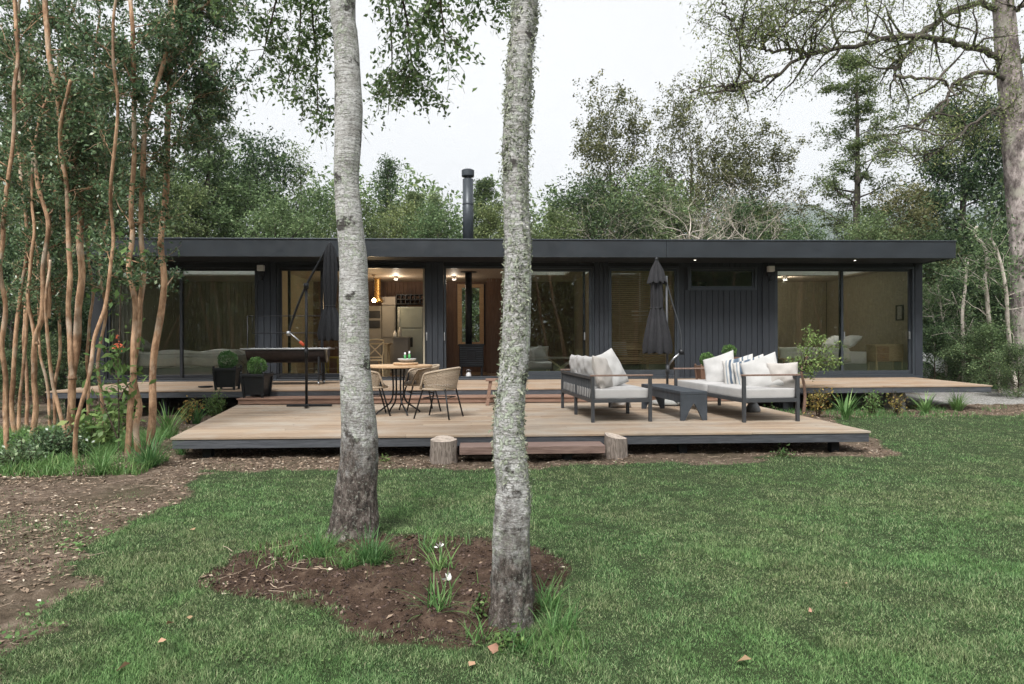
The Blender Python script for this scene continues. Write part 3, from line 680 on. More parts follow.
for s in (.25, .75):
    MB(((xa+xb_)/2, 7.98, 0)).box((xa+(xb_-xa)*s-.05, 7.92, -.05), (xa+(xb_-xa)*s+.05, 8.10, .0945)).build('support_block', M['soffit'], t)
def log(cx, cy, r, h, tilt, label, seed):
    t = thing('log_stump', label, 'log', (cx, cy, 0)); k, n = 34, 10; V = []
    rs = np.random.default_rng(seed)
    prof = 1+.09*np.sin(np.arange(k)*2*PI/k*3+seed)+.05*rs.normal(size=k)
    for i in range(n+1):
        z = -.06+(h+.06)*i/n
        for j in range(k):
            a = j*2*PI/k; rr = r*prof[j]*(1.08-.1*i/n)*(1+.02*rs.normal())
            V.append((rr*math.cos(a), rr*math.sin(a), z+(math.cos(a)*tilt[0]+math.sin(a)*tilt[1])*r*(i/n)))
    F = [(i*k+j, i*k+(j+1) % k, (i+1)*k+(j+1) % k, (i+1)*k+j) for i in range(n) for j in range(k)]
    MB().add(V, F).build('bark', M['log'], t, True)
    top = V[n*k:]; c = (0, 0, h)
    MB().add([c]+[(x*.6, y*.6, h+(z-h)*.6+.004) for x, y, z in top]+[(x, y, z+.001) for x, y, z in top], [(0, 1+j, 1+(j+1) % k) for j in range(k)]+[(1+j, 1+k+j, 1+k+(j+1) % k, 1+(j+1) % k) for j in range(k)]).build('cut_face', M['logtop'], t)
p = PZ(443, 463, 0); log(p[0], p[1]+.1, .142, .262, (0, .14), 'pale cracked log stump left of the plank step', 3)
p = PZ(614.5, 457, 0); log(p[0], p[1]-.02, .128, .255, (-.18, .12), 'grey log stump right of the plank step, its top sloping', 8)
# ================================================================== FURNITURE
def pillow_mesh(w, h, t, seed=0, n=18):
    r = np.random.default_rng(seed); V = []; F = []
    for side in (1, -1):
        for i in range(n+1):
            for j in range(n+1):
                u, v = i/n*2-1, j/n*2-1
                bulge = (max(0, 1-u**2)**.42)*(max(0, 1-v**2)**.42)
                pin = 1-.07*(1-abs(v))*abs(u)**3; pin2 = 1-.07*(1-abs(u))*abs(v)**3
                wr = .012*math.sin(u*5+seed)*math.cos(v*7+seed*2)*bulge
                V.append((u*w/2*pin, side*(t/2*bulge+.003)+wr, v*h/2*pin2))
    m_ = (n+1)**2
    for s in (0, 1):
        for i in range(n):
            for j in range(n):
                q = (s*m_+i*(n+1)+j, s*m_+(i+1)*(n+1)+j, s*m_+(i+1)*(n+1)+j+1, s*m_+i*(n+1)+j+1)
                F.append(q if s else q[::-1])
    edge = [i*(n+1) for i in range(n+1)]+[n*(n+1)+j for j in range(1, n+1)]+[i*(n+1)+n for i in range(n-1, -1, -1)]+[j for j in range(n-1, 0, -1)]
    for a, b in zip(edge, edge[1:]+edge[:1]): F.append((a, b, m_+b, m_+a))
    return V, F
def pillow(name, label, w, h, t, loc, rot, m, seed, group=None):
    V, F = pillow_mesh(w, h, t, seed)
    o = MB().add(V, F).build(name, m, None, True); o.location = [float(c) for c in loc]
    o.rotation_euler = rot
    return tag(o, label, 'cushion', group)
def slab(w, d, h, rnd=.03, n=5):
    """rounded seat cushion: superellipse profile"""
    V = []; F = []; K = 40
    prof = [(-h/2, .965), (-h/2+rnd*.3, .99), (-h/2+rnd, 1.), (h/2-rnd, 1.), (h/2-rnd*.3, .99), (h/2, .965), (h/2+.012, .6), (h/2+.016, .15)]
    for z, s in prof:
        for k in range(K):
            a = 2*PI*k/K; ca, sa = math.cos(a), math.sin(a); e = .16
            x = w/2*np.sign(ca)*abs(ca)**e; y = d/2*np.sign(sa)*abs(sa)**e
            V.append((x-(1-s)*np.sign(x)*min(abs(x), .12 if s > .9 else w), y-(1-s)*np.sign(y)*min(abs(y), .12 if s > .9 else d), z) if s > .9 else (x*s, y*s, z))
    n_ = len(prof)
    F = [(i*K+j, i*K+(j+1) % K, (i+1)*K+(j+1) % K, (i+1)*K+j) for i in range(n_-1) for j in range(K)]+[tuple(range(K))[::-1], tuple((n_-1)*K+j for j in range(K))]
    return V, F
def sofa(label, o, ang, D, L, facing):
    """o: foot of the near corner at the BACK; local x = back to front, y = length"""
    t = thing('outdoor_sofa', label, 'sofa', (o[0], o[1], .27), ang)
    s = facing; m = M['sofaframe']; w = .045
    X = lambda a: a*s
    def bx(mb, a, b): mb.box((X(a[0]), a[1], a[2]), (X(b[0]), b[1], b[2])); return mb
    for (x, y, z) in ((0, 0, .63), (D-w, 0, .63), (0, L-w, .63), (D-w, L-w, .63)):
        bx(MB(), (x, y, 0), (x+w, y+w, z)).build('leg', m, t, bevel=.003)
    for (x, y) in ((.0, L/2), (D-w, L/2)): bx(MB(), (x, y, 0), (x+w, y+w, .268)).build('leg', m, t, bevel=.003)
    f = MB()
    bx(f, (w, .002, .27), (D-w, .04, .32)); bx(f, (w, L-.042, .27), (D-w, L-.002, .32)); bx(f, (.002, w, .27), (.042, L-w, .32)); bx(f, (D-.042, w, .27), (D-.002, L-w, .32))
    for k in range(9): bx(f, (.043, .15+k*(L-.3)/8-.03, .295), (D-.043, .15+k*(L-.3)/8+.03, .305))
    f.build('seat_frame', m, t, bevel=.003)
    b = MB(); bx(b, (0, w, .59), (.04, L-w, .63))
    k = 0; y = .12
    while y < L-.12:
        b.bar((X(.02), y, .32), (X(.02), y+.05, .595), .028, .012, (0, 1, 0)); y += .105
    b.build('back_rail', m, t, bevel=.002)
    for y in (-.006, L-.05): bx(MB(), (-.01, y, .632), (D+.012, y+.056, .656)).build('armrest', M['armwood'], t, bevel=.005)
    V, F = slab(D-.03, (L-.06)/2-.006, .13)
    for q in (0, 1):
        MB().add([(x*1+X(D/2), y+.03+(L-.06)*(.25+.5*q), z+.388) for x, y, z in V], F).build('seat_cushion', M['cushion'], t, True)
    return t
A = PZ(591.6, 422.8, .27); B = PZ(654.5, 422.2, .27); C = PZ(561, 408, .27)
ang1 = math.atan2(*(C-A)[:2][::-1])-PI/2
L1 = float(np.linalg.norm((C-A)[:2])); D1 = .86
print('sofa1', A, B, C, L1, np.linalg.norm((B-A)[:2]), math.degrees(ang1))
sofa('slatted charcoal sofa with pale seat, facing right, its slatted back toward the birches', A, ang1, D1, L1, 1)
A2 = PZ(800, 421.4, .27); B2 = PZ(739.5, 421.6, .27)
ang2 = R(6.); L2 = 2.45; D2 = float(np.linalg.norm((B2-A2)[:2]))
print('sofa2', A2, B2, D2)
sofa('slatted charcoal sofa with pale seat, facing left, holding the striped cushions', A2, ang2, D2, L2, -1)
def loc(o, ang, x, y, z):
    return np.array([o[0]+x*math.cos(ang)-y*math.sin(ang), o[1]+x*math.sin(ang)+y*math.cos(ang), .27+z])
# cushions of the left sofa (leaning on its back)
for i, (y, lab) in enumerate(((1.75, 'grey back cushion at the far end of the left sofa'), (1.22, 'grey back cushion in the middle of the left sofa'), (.72, 'grey back cushion on the left sofa, just behind the linen pillows'))):
    pillow('back_cushion', lab, .56, .46, .19, loc(A, ang1, .19, y, .675), (R(10), 0, ang1-PI/2+R(i*2-2)), M['cushion'], i+3, 'grey back cushions on the left sofa')
pillow('pillow', 'beige linen pillow leaning at the near end of the left sofa', .50, .50, .19, loc(A, ang1, .25, .34, .66), (R(-16), R(4), ang1+PI/2-R(34)), M['linen'], 11)
pillow('pillow', 'white pillow with dark piping leaning in the middle of the left sofa', .56, .56, .17, loc(A, ang1, .42, .56, .70), (R(-24), R(-14), ang1+PI/2-R(48)), M['white'], 12)
# cushions of the right sofa
for (x, y, z, w, rx, ry, rz, m_, sd, lab) in (
    (-.40, 1.62, .65, .54, 24, 18, 40, 'white', 21, 'large white pillow leaning farthest left on the right sofa'),
    (-.33, 1.12, .63, .50, 20, 14, 40, 'stripe', 22, 'blue striped pillow beside the large white pillow, left one of two striped'),
    (-.32, .78, .63, .49, 22, 18, 38, 'stripe', 23, 'blue striped pillow in the middle of the right sofa, right one of two striped'),
    (-.34, .42, .64, .53, 24, 20, 34, 'white', 24, 'cream square pillow leaning in front of the near armrest of the right sofa'),
    (-.12, .22, .60, .42, 10, 2, 12, 'linen', 25, 'beige back cushion upright in the near corner of the right sofa')):
    p = loc(A2, ang2, x, y, z)
    pillow('pillow', lab, w, w, .17, p, (R(-rx), R(-ry), ang2-R(rz+8)), M[m_], sd)
# low bench table
P0 = PZ(680.8, 420.8, .27); P1 = PZ(708.6, 420.8, .27); P2 = PY(641, 384, 11.25)
p2 = np.array([2.135+.046*11.3, 11.25]); ang = math.atan2(p2[1]-P0[1], p2[0]-P0[0])-PI/2
t = thing('coffee_bench', 'low slate painted bench with notched plank ends, standing between the two sofas', 'bench', (P0[0], P0[1], .27), ang)
w = float(np.linalg.norm((P1-P0)[:2])); L = 1.78; h = .41
MB().box((0, 0, h-.045), (w, L, h)).build('top', M['benchpaint'], t, bevel=.004)
MB().box((.012, .05, h-.16), (.034, L-.05, h-.046)).box((w-.034, .05, h-.16), (w-.012, L-.05, h-.046)).build('apron', M['benchpaint'], t, bevel=.003)
def endpanel(y):
    n = 9; V = []
    def arch(x): 
        u = abs(x/w-.5)*2
        return max(0., (1-(u/.66)**1.25)*.24) if u < .66 else 0.
    b = MB(); xs = np.linspace(0, w, 25)
    for x0, x1 in zip(xs[:-1], xs[1:]):
        z0, z1 = arch(x0), arch(x1)
        b.add([(x0, y, z0), (x1, y, z1), (x1, y, h-.046), (x0, y, h-.046), (x0, y+.035, z0), (x1, y+.035, z1), (x1, y+.035, h-.046), (x0, y+.035, h-.046)], [(0,1,2,3), (7,6,5,4), (0,4,5,1)])
    b.box((0, y+.003, .002), (.002, y+.032, h-.047)).box((w-.002, y+.003, .002), (w, y+.032, h-.047))
    return b
for y in (.002, L-.04): endpanel(y).build('end_panel', M['benchpaint'], t)
# round table
tc_ = PZ(398.5, 413.5, .27); tr = .53
t = thing('round_table', 'round light wood dining table on thin black metal legs', 'table', (tc_[0], tc_[1], .27))
MB().lathe([(tr-.008, .722), (tr, .728), (tr, .752), (tr-.006, .757)], k=48).build('tabletop', M['tablewood'], t)
for k in range(4):
    a = k*PI/2+.5; ca, sa = math.cos(a), math.sin(a)
    P = [(ca*.10, sa*.10, .72), (ca*.085, sa*.085, .40), (ca*.12, sa*.12, .20), (ca*.24, sa*.24, .10), (ca*.34, sa*.34, .035), (ca*.36, sa*.36, .0)]
    MB().tube(catmull(P, 16), .013, 8).build('leg', M['blackmetal'], t, True)
MB().lathe([(.20, .70), (.20, .72)], k=20).build('top_plate', M['blackmetal'], t)
MB().tube([(.10*math.cos(a), .10*math.sin(a), .30) for a in np.linspace(0, 2*PI, 21)], .008, 6).build('ring', M['blackmetal'], t, True)
tb = np.array([tc_[0]+.12, tc_[1]-.05, 1.028])
o = thing('wooden_board', 'round wooden serving board on the round table', 'tray', tb)
MB().lathe([(.16, 0), (.19, .006), (.195, .035), (.18, .04)], k=30).build('board', M['tablewood'], o, True)
o = thing('bowl', 'shallow grey ceramic bowl on the wooden board', 'bowl', tb+(0.02, 0, .041))
MB().lathe([(.07, 0), (.13, .03), (.145, .06), (.138, .06), (.12, .035), (.02, .012)], k=28).build('bowl_body', M['ceramic'], o, True)
for dx, dy, lab, hh in ((-.03, .0, 'green candle stub with white top, left one in the grey bowl', .14), (.035, .02, 'green candle stub with white top, right one in the grey bowl', .16)):
    o = thing('candle', lab, 'candle', tb+(.02+dx, dy, .055))
    MB().lathe([(.018, 0), (.018, hh*.7)], k=12).build('wax', M['candle'], o, True)
    MB().lathe([(.014, hh*.7), (.012, hh)], k=12).build('tip', M['whitepaint'], o, True)
# wicker chairs
def chair_curve(u):
    """rim: u -1 (left front) .. 1 (right front), 0 at the back; x is forward"""
    a = PI+u*R(128); au = abs(u)
    r = .305-.02*au; z = .735-.105*au**1.6
    x = r*math.cos(a); y = r*1.0*math.sin(a)
    if au > .86:
        k = (au-.86)/.14; z -= .20*k**1.6; x += .02*k
    return np.array([x, y, z])
def low_curve(u):
    a = PI+u*R(122); r = .245; return np.array([r*math.cos(a), r*math.sin(a), .425+.01*math.cos(u*3)])
def make_chair(label, loc, rz, group):
    t = thing('wicker_armchair', label, 'chair', loc, rz, group)
    U = np.linspace(-1, 1, 61)
    top = np.array([chair_curve(u) for u in U]); low = np.array([low_curve(u) for u in U])
    MB().tube(top, .017, 8).build('rim', M['wicker'], t, True)
    wv = MB(); nr = 13
    for k in range(nr):
        f_ = (k+.5)/nr; wob = .006*np.where(np.arange(61) % 2 == 0, 1, -1)*(1 if k % 2 else -1)
        P = low*(1-f_)+top*f_; nrm = P*[1, 1, 0]; nrm = nrm/(np.linalg.norm(nrm, axis=1)[:, None]+1e-9)
        lim = slice(2+int(6*(1-f_)*0), 61-2)
        wv.tube((P+nrm*wob[:, None])[lim], .0085, 5)
    for i in range(0, 61, 2): wv.tube([low[i], low[i]*.5+top[i]*.5, top[i]], .0055, 5)
    wv.build('woven_back', M['wicker'], t, True)
    s = MB()
    for k in range(15): 
        x = -.22+k*.034; hw = math.sqrt(max(.001, .25**2-(x)**2))*1.0
        s.tube([(x+.02, -hw, .425), (x+.02, 0, .418), (x+.02, hw, .425)], .012, 6)
    s.tube([(.25*math.cos(a)+.02, .25*math.sin(a), .43) for a in np.linspace(0, 2*PI, 33)], .017, 7)
    s.build('seat', M['wicker'], t, True)
    MB().lathe([(.17, .436), (.215, .445), (.225, .462), (.21, .478), (.10, .486)], (.02, 0, 0), 28).build('seat_pad', M['linen'], t, True)
    for sx, sy in ((1, 1), (1, -1), (-1, 1), (-1, -1)):
        q = (.20*sx+.02, .19*sy, .43) if sx < 0 else (.17, .20*sy, .43)
        top_ = [(.13, .245*sy, .60)] if sx > 0 else []
        MB().tube([(.29*sx+(.0 if sx > 0 else .02), .25*sy, 0), q]+top_, .0125, 8).build('leg', M['blackmetal'], t, True)
    MB().tube([(.17*c, .19*s_, .30) for c, s_ in ((1, 1), (1, -1), (-1, -1), (-1, 1), (1, 1))], .008, 6).build('stretcher', M['blackmetal'], t, True)
    return t
g = 'wicker armchairs round the table'
p = PZ(439.5, 417.6, .27); make_chair('wicker armchair at the front right of the round table, nearest the camera', (p[0], p[1], .27), R(158), g)
p = PZ(417, 411, .27); make_chair('wicker armchair behind the round table with its curved back toward the terrace', (p[0]+.05, p[1]+.05, .27), R(200), g)
p = PZ(369, 415, .27); make_chair('wicker armchair left of the round table, half hidden by the left birch', (p[0], p[1], .27), R(15), g)
# little reddish stool on the deck
p = PZ(496, 405, .27)
t = thing('wooden_stool', 'small reddish wooden stool half hidden by the right birch', 'stool', (p[0]+.08, 12.05, .27))
MB().box((-.26, -.14, .425), (.26, .14, .465)).build('seat', M['redwood'], t, bevel=.006)
for sx in (-1, 1):
    for sy in (-1, 1): MB().bar((sx*.235, sy*.10, 0), (sx*.175, sy*.085, .424), .055, .045, (0, 1, 0)).build('leg', M['redwood'], t, bevel=.004)
    MB().bar((sx*.225, -.1, .14), (sx*.225, .1, .14), .03, .05).build('stretcher', M['redwood'], t, bevel=.003)
# parasols ------------------------------------------------------------------
def canopy(P0, zs, rs, m, name, parent, lobes=8, seed=1, depth=.28, o=(0, 0, 0)):
    K = 96; V = []; r_ = np.random.default_rng(seed); ph = r_.uniform(0, 6, 3)
    for i, (z, r) in enumerate(zip(zs, rs)):
        for k in range(K):
            a = 2*PI*k/K
            f_ = 1+depth*(abs(math.sin(a*lobes/2+ph[0]+.25*math.sin(z*3)))-.55)+.06*math.sin(a*3+ph[1]+z*2)
            dz = .05*abs(math.sin(a*lobes/2+ph[0])) if i == len(zs)-1 else 0
            V.append((P0[0]+r*f_*math.cos(a), P0[1]+r*f_*math.sin(a), z-dz))
    n = len(zs)
    F = [(i*K+j, i*K+(j+1) % K, (i+1)*K+(j+1) % K, (i+1)*K+j) for i in range(n-1) for j in range(K)]
    b = MB(o); b.add(V, F); return b.build(name, m, parent, True)
# left one
yb = float(PZ(306.3, 406, .27)[1]); q = lambda x, y, dy=0: PY(x, y, yb+dy)
base = PZ(306.5, 406.5, .27); OB = (float(base[0]), float(base[1]), .27)
t = thing('cantilever_parasol', 'closed black parasol hanging from a slanting arm beside the left birch', 'parasol', OB)
yb = OB[1]
pole = MB(OB).tube([q(306.5, 406), q(306.3, 285)], .024, 12).build('pole', M['blackmetal'], t, True)
b = MB(OB); b.bar(q(287, 406)+(0, 0, .0), q(332, 405.5), .07, .035); b.bar(q(306, 406, -.42), q(306.8, 405.5, .42)+(0, 0, 0), .07, .035)
for ob in (b,): 
    ob.v = [v*[1, 1, 0]+[0, 0, .29]+(v-v.mean(0))*[0, 0, 1] for v in ob.v]
b.build('base', M['blackmetal'], t, bevel=.004)
MB(OB).tube(catmull([q(330.5, 242.5), q(318, 264), q(306, 286), q(296, 310), q(288.5, 333)], 20), .020, 10).build('arm', M['blackmetal'], t, True)
MB(OB).tube([q(288.5, 332), q(297, 339), q(301.5, 343)], .013, 8).build('strut', M['steel'], t, True)
MB(OB).tube([q(300, 341.5), q(304, 345.5)], .026, 10).build('handle', M['orange'], t, True)
MB(OB).lathe([(.045, -.05), (.045, .05)], q(306.3, 286), 14).build('hinge', M['blackmetal'], t, True)
MB(OB).lathe([(.035, -.11), (.035, .05)], q(306.3, 351), 14).build('collar', M['blackmetal'], t, True)
MB(OB).lathe([(.035, -.05), (.035, .03)], q(288.5, 333), 12).build('hinge', M['steel'], t, True)
ct = q(330, 246)
zz = [q(330, y)[2] for y in (243, 247, 256, 280, 300, 306, 312, 325, 334, 338)]
canopy(ct, zz, [.02, .065, .10, .115, .095, .075, .12, .165, .185, .17], M['canopy2'], 'canopy', t, 8, 2, .35, OB)
MB(OB).tube([(ct[0]+.088*math.cos(a), ct[1]+.088*math.sin(a), zz[5]) for a in np.linspace(0, 2*PI, 17)], .012, 6).build('tie', M['blackmetal'], t, True)
# right one
base = PZ(667.5, 405, .27); OB = (float(base[0]), float(base[1])+.0, .27); yb = OB[1]
print('parasol2', OB)
t = thing('cantilever_parasol', 'closed charcoal parasol with stepped top standing before the blinds window', 'parasol', OB)
MB(OB).tube([q(667.5, 405), q(666.5, 276)], .022, 12).build('pole', M['sofaframe'], t, True)
MB(OB).lathe([(.26, .29-.27), (.27, .03), (.26, .075), (.06, .10)], OB, 30).build('base', M['concrete'], t, True)
MB(OB).tube(catmull([q(657, 261), q(664, 274), q(672, 302), q(678, 322), q(681, 336), q(681.3, 352)], 22), .013, 8).build('arm', M['sofaframe'], t, True)
MB(OB).tube([q(681.3, 352), q(674, 358), q(668, 366)], .017, 8).build('strut', M['steel'], t, True)
MB(OB).lathe([(.05, -.045), (.05, .045)], q(681.3, 352), 12).build('hinge', M['blackmetal'], t, True)
MB(OB).lathe([(.034, -.10), (.034, .06)], q(667.5, 368), 12).build('collar', M['sofaframe'], t, True)
ct = q(656.5, 262)
zz = [q(656.5, y)[2] for y in (259, 262, 270, 281)]
canopy(ct, zz, [.02, .035, .10, .155], M['canopy'], 'canopy_cap', t, 8, 4, .35, OB)
zz = [q(656.5, y)[2] for y in (275, 290, 303, 308, 318, 335, 346, 351)]
canopy(ct, zz, [.085, .095, .10, .098, .145, .205, .235, .225], M['canopy'], 'canopy', t, 8, 5, .33, OB)
MB(OB).tube([(ct[0]+.105*math.cos(a), ct[1]+.105*math.sin(a), zz[3]) for a in np.linspace(0, 2*PI, 17)], .011, 6).build('tie', M['blackmetal'], t, True)
MB(OB).lathe([(.0, 0), (.03, .01), (.03, .05), (.012, .075)], q(656.5, 261.5), 12).build('finial', M['blackmetal'], t, True)
# barrel grill with spit frame on the terrace
g0 = PZ(288, 381, .5); yg = 14.7; q2 = lambda x, y, dy=0: PY(x, y, yg+dy)
OB = (float(q2(288, 381)[0]), yg, .5)
t = thing('barrel_grill', 'long black barrel grill with a tall wire spit frame on the terrace', 'grill', OB)
x0, x1 = q2(250, 355)[0], q2(327, 355)[0]; zc = q2(288, 349)[2]; r = .29
n = 24; V = []; K = 20
for xx in (x0, x1):
    for k in range(K+1):
        a = PI+PI*k/K; V.append((xx, yg+r*math.cos(a), zc+r*math.sin(a)))
F = [(k, k+1, K+2+k, K+1+k) for k in range(K)]+[tuple(range(K+1)), tuple(range(K+1, 2*K+2))[::-1]]
o = MB(OB).add(V, F).build('drum', simple('rusty_black_drum', (.028, .020, .018), .5, .5, 7, .3, .2), t, True); so = o.modifiers.new('s', 'SOLIDIFY'); so.thickness = .006
b = MB(OB)
b.box((x0-.10, yg-r-.03, zc-.012), (x1+.10, yg-r, zc+.018)).box((x0-.10, yg+r, zc-.012), (x1+.10, yg+r+.03, zc+.018)).box((x0-.10, yg-r, zc-.012), (x0-.07, yg+r, zc+.018)).box((x1+.07, yg-r, zc-.012), (x1+.10, yg+r, zc+.018))
b.build('rim_shelf', M['steel'], t, bevel=.002)
b = MB(OB); zt = q2(288, 316)[2]; zm = q2(288, 333)[2]
for xx in (x0-.05, x1-.1): b.tube([(xx, yg, .55), (xx, yg, zt)], .010, 6)
b.tube([(x0-.05, yg, zt), (x1+.25, yg, zt)], .009, 6).tube([(x0+.05, yg, zm), (x1+.1, yg, zm)], .011, 6).tube([(x0+.05, yg, zm), (x0+.05, yg, zt)], .006, 6)
for k in range(5): b.tube([(x0+.2+k*.25, yg, zm), (x0+.2+k*.25, yg, zm-.12)], .004, 5)
b.build('spit_frame', M['blackmetal'], t, True)
for xx in (x0+.12, x1-.12):
    for s in (-1, 1):
        lg = MB(OB).bar((xx, yg+s*.25, .56), (xx, yg+s*.22, zc-.1), .035, .035).build('leg', M['blackmetal'], t)
        MB(OB).tube([(xx-.015, yg+s*.25, .535), (xx+.015, yg+s*.25, .535)], .034, 12).build('wheel', M['steel'], lg, True)
MB(OB).box((x0+.1, yg-.235, .70), (x1-.1, yg+.235, .72)).build('shelf', M['blackmetal'], t)
# planters
def planter(label, px_c, y_base_px, zb, wt, wb, h, rb, mm=M['blackmetal'], Yf=None, group='potted box balls'):
    p = PZ(px_c, y_base_px, zb) if Yf is None else np.array([XY(px_c, Yf), Yf, zb])
    t = thing('potted_box_ball', label, 'potted plant', (p[0], p[1], zb), R(random.uniform(-6, 6)), group)
    b = MB(); a, c = wt/2, wb/2
    def fr(z0, z1, i=0.):
        w0 = (c+(a-c)*z0/h)-i; w1 = (c+(a-c)*z1/h)-i
        return [(-w0,-w0,z0),(w0,-w0,z0),(w0,w0,z0),(-w0,w0,z0),(-w1,-w1,z1),(w1,-w1,z1),(w1,w1,z1),(-w1,w1,z1)]
    b.add(fr(.05, h-.05, .012), [(0,3,2,1),(0,1,5,4),(1,2,6,5),(2,3,7,6),(3,0,4,7),(4,5,6,7)])
    b.build('pot', mm, t, bevel=.005)
    rim = MB()
    for s in (-1, 1): rim.box((-a-.01, s*a-.02 if s > 0 else -a-.01, h-.05), (a+.01, a+.01 if s > 0 else -a+.02, h)); 
    for s in (-1, 1): rim.box((s*a-.02 if s > 0 else -a-.01, -a+.021, h-.05), (a+.01 if s > 0 else -a+.02, a-.021, h))
    rim.build('rim', mm, t, bevel=.005)
    for sx in (-1, 1):
        for sy in (-1, 1): 
            MB().bar((sx*c, sy*c, 0), (sx*(a-.012), sy*(a-.012), h-.051), .04, .04, (0, 1, 0)).build('corner_post', mm, t, bevel=.003)
            if rb > .16: MB().lathe([(.018, h), (.024, h+.015), (.018, h+.035), (.004, h+.042)], (sx*(a-.012), sy*(a-.012), 0), 10).build('finial', mm, t, True)
    MB().box((-a+.03, -a+.03, h-.07), (a-.03, a-.03, h-.045)).build('soil', M['mulchm'], t)
    MB().tube([(0, 0, h-.05), (0, 0, h+rb*.6)], .015, 6).build('stem', M['bk_twig'], t)
    r = np.random.default_rng(int(px_c)); n = int(2600*(rb/.2)**1.5)
    d = r.normal(size=(n, 3)); d /= np.linalg.norm(d, axis=1)[:, None]
    rad = rb*(1-.28*r.uniform(0, 1, n)**2)*(1+.05*np.sin(d[:, 0]*9)+.05*np.cos(d[:, 2]*8+d[:, 1]*6))
    C_ = d*rad[:, None]*[1, 1, .95]+[0, 0, h+rb*.82]
    V, F = leafquads(C_, .03, 3, 0, .55, .1, d)
    ob = link('ball_crown', np_mesh('ball_crown', V, F, 4), M['lf_box'], t)
    V, F = leafquads(d*rb*.72+[0, 0, h+rb*.82], .05, 4, 0, .8)
    return t
planter('boxwood ball in black wooden planter, farther left on the upper terrace', 227.5, 389.5, .5, .41, .32, .41, .18)
planter('boxwood ball in black wooden planter on the reddish step, nearer the parasol', 257, 397.0, .388, .43, .33, .43, .17)
planter('small boxwood ball in a brown trough beside the panelled wall', 707, 0, .5, .42, .34, .34, .165, M['intwood'], 14.9)
planter('small loose boxwood ball against the panelled wall behind the white pillow', 729, 0, .5, .36, .28, .52, .16, M['intwood'], 15.4)
p = PZ(205.5, 387.5, .5)
o = MB().lathe([(.10, 0), (.135, .012), (.14, .03), (.125, .03), (.09, .014)], k=20).build('plant_saucer', M['blackmetal'], None, True); o.location = (p[0], p[1], .5)
tag(o, 'small black saucer on the terrace left of the planters', 'saucer')
# two odd weights on the deck
p = PZ(657, 407.5, .27)
p = PZ(753, 412, .27); V, F = [], []
o = MB().lathe([(.10, 0), (.115, .03), (.10, .08), (.06, .15), (.02, .20), (.006, .205)], k=14).build('door_weight', M['stone'], None, True); o.location = (p[0], p[1], .27)
tag(o, 'dark grey pear shaped stone weight under the right sofa', 'weight')
p = PZ(655, 403, .27)
o = thing('canvas_bag', 'pale crumpled canvas bag lying under the coffee bench', 'bag', (2.35, 11.4, .27))
V, F = pillow_mesh(.36, .20, .22, 5); MB().add([(x, y, z+.1) for x, y, z in V], F).build('bag_body', M['linen'], o, True)
MB().tube(catmull([(-.06, 0, .19), (-.04, .01, .25), (.04, .01, .25), (.06, 0, .19)], 12), .006, 6).build('handle', M['linen'], o, True)

# ================================================================== INTERIOR
def bed(label, x0, x1, y0, y1, m, head, pil):
    cx, cy = (x0+x1)/2, (y0+y1)/2
    t = thing('bed', label, 'bed', (cx, cy, .5)); o = (cx, cy, .5)
    MB(o).box((x0+.04, y0+.04, .62), (x1-.04, y1-.04, .80)).build('base', M['cab'], t, bevel=.01)
    for a in (x0+.1, x1-.1):
        for b_ in (y0+.1, y1-.1): MB(o).box((a-.03, b_-.03, .5), (a+.03, b_+.03, .619)).build('leg', M['blackmetal'], t)
    V, F = slab(x1-x0, y1-y0, .30, .06)
    MB(o).add([(x+cx, y+cy, z+.955) for x, y, z in V], F).build('mattress', M['sheet'], t, True)
    # duvet draped over
    n = 44; V = []
    dx0, dx1, dy0, dy1 = x0-.05, x1+.05, y0-.06, y1-(.35 if head == 'y' else -.04)
    if head == 'x': dx1 = x1-.5
    for i in range(n+1):
        for j in range(n+1):
            u, v = i/n, j/n; x = dx0+(dx1-dx0)*u; y = dy0+(dy1-dy0)*v
            e = min(u, v, 1-v, 1-u if head != 'x' else 9); drop = max(0, 1-e/.05)
            z = 1.16+.05*float(fbm(x*2.2, y*2.2, 1, 61))+.03*math.sin(x*5+y*3) - drop**.7*.34
            V.append((x, y, z))
    F = [(i*(n+1)+j, (i+1)*(n+1)+j, (i+1)*(n+1)+j+1, i*(n+1)+j+1) for i in range(n) for j in range(n)]
    o_ = MB(o).add(V, F).build('duvet', m, t, True); so = o_.modifiers.new('s', 'SOLIDIFY'); so.thickness = .03
    return t
yb0 = 17.3
bed('low bed with a striped beige throw behind the left glass doors', XY(124, 16.45), XY(238, 16.45), 16.38, 18.1, M['throw'], 'l', 0)
tz = 1.16
bx0, bx1 = XY(783, 16.6), XY(873, 16.6)
bed('bed with a sage green cover behind the right glass doors', bx0, bx1, 16.75, 18.5, M['duvet'], 'x', 0)
for i, (px_, lab) in enumerate(((868, 'plump pale pillow at the head of the green bed, nearer one'), (853, 'plump pale pillow at the head of the green bed, farther one'))):
    pillow('bed_pillow', lab, .66, .42, .22, (bx1-.30, 17.15+.8*i, 1.36), (R(50), 0, PI/2), M['sheet'], 31+i)
for i in range(1): pillow('bed_pillow', 'grey pillow leaning by the striped bed near the left wall', .62, .42, .2, (XY(140, 17.6), 17.7, 1.36), (R(50), 0, -PI/2), M['linen'], 41)
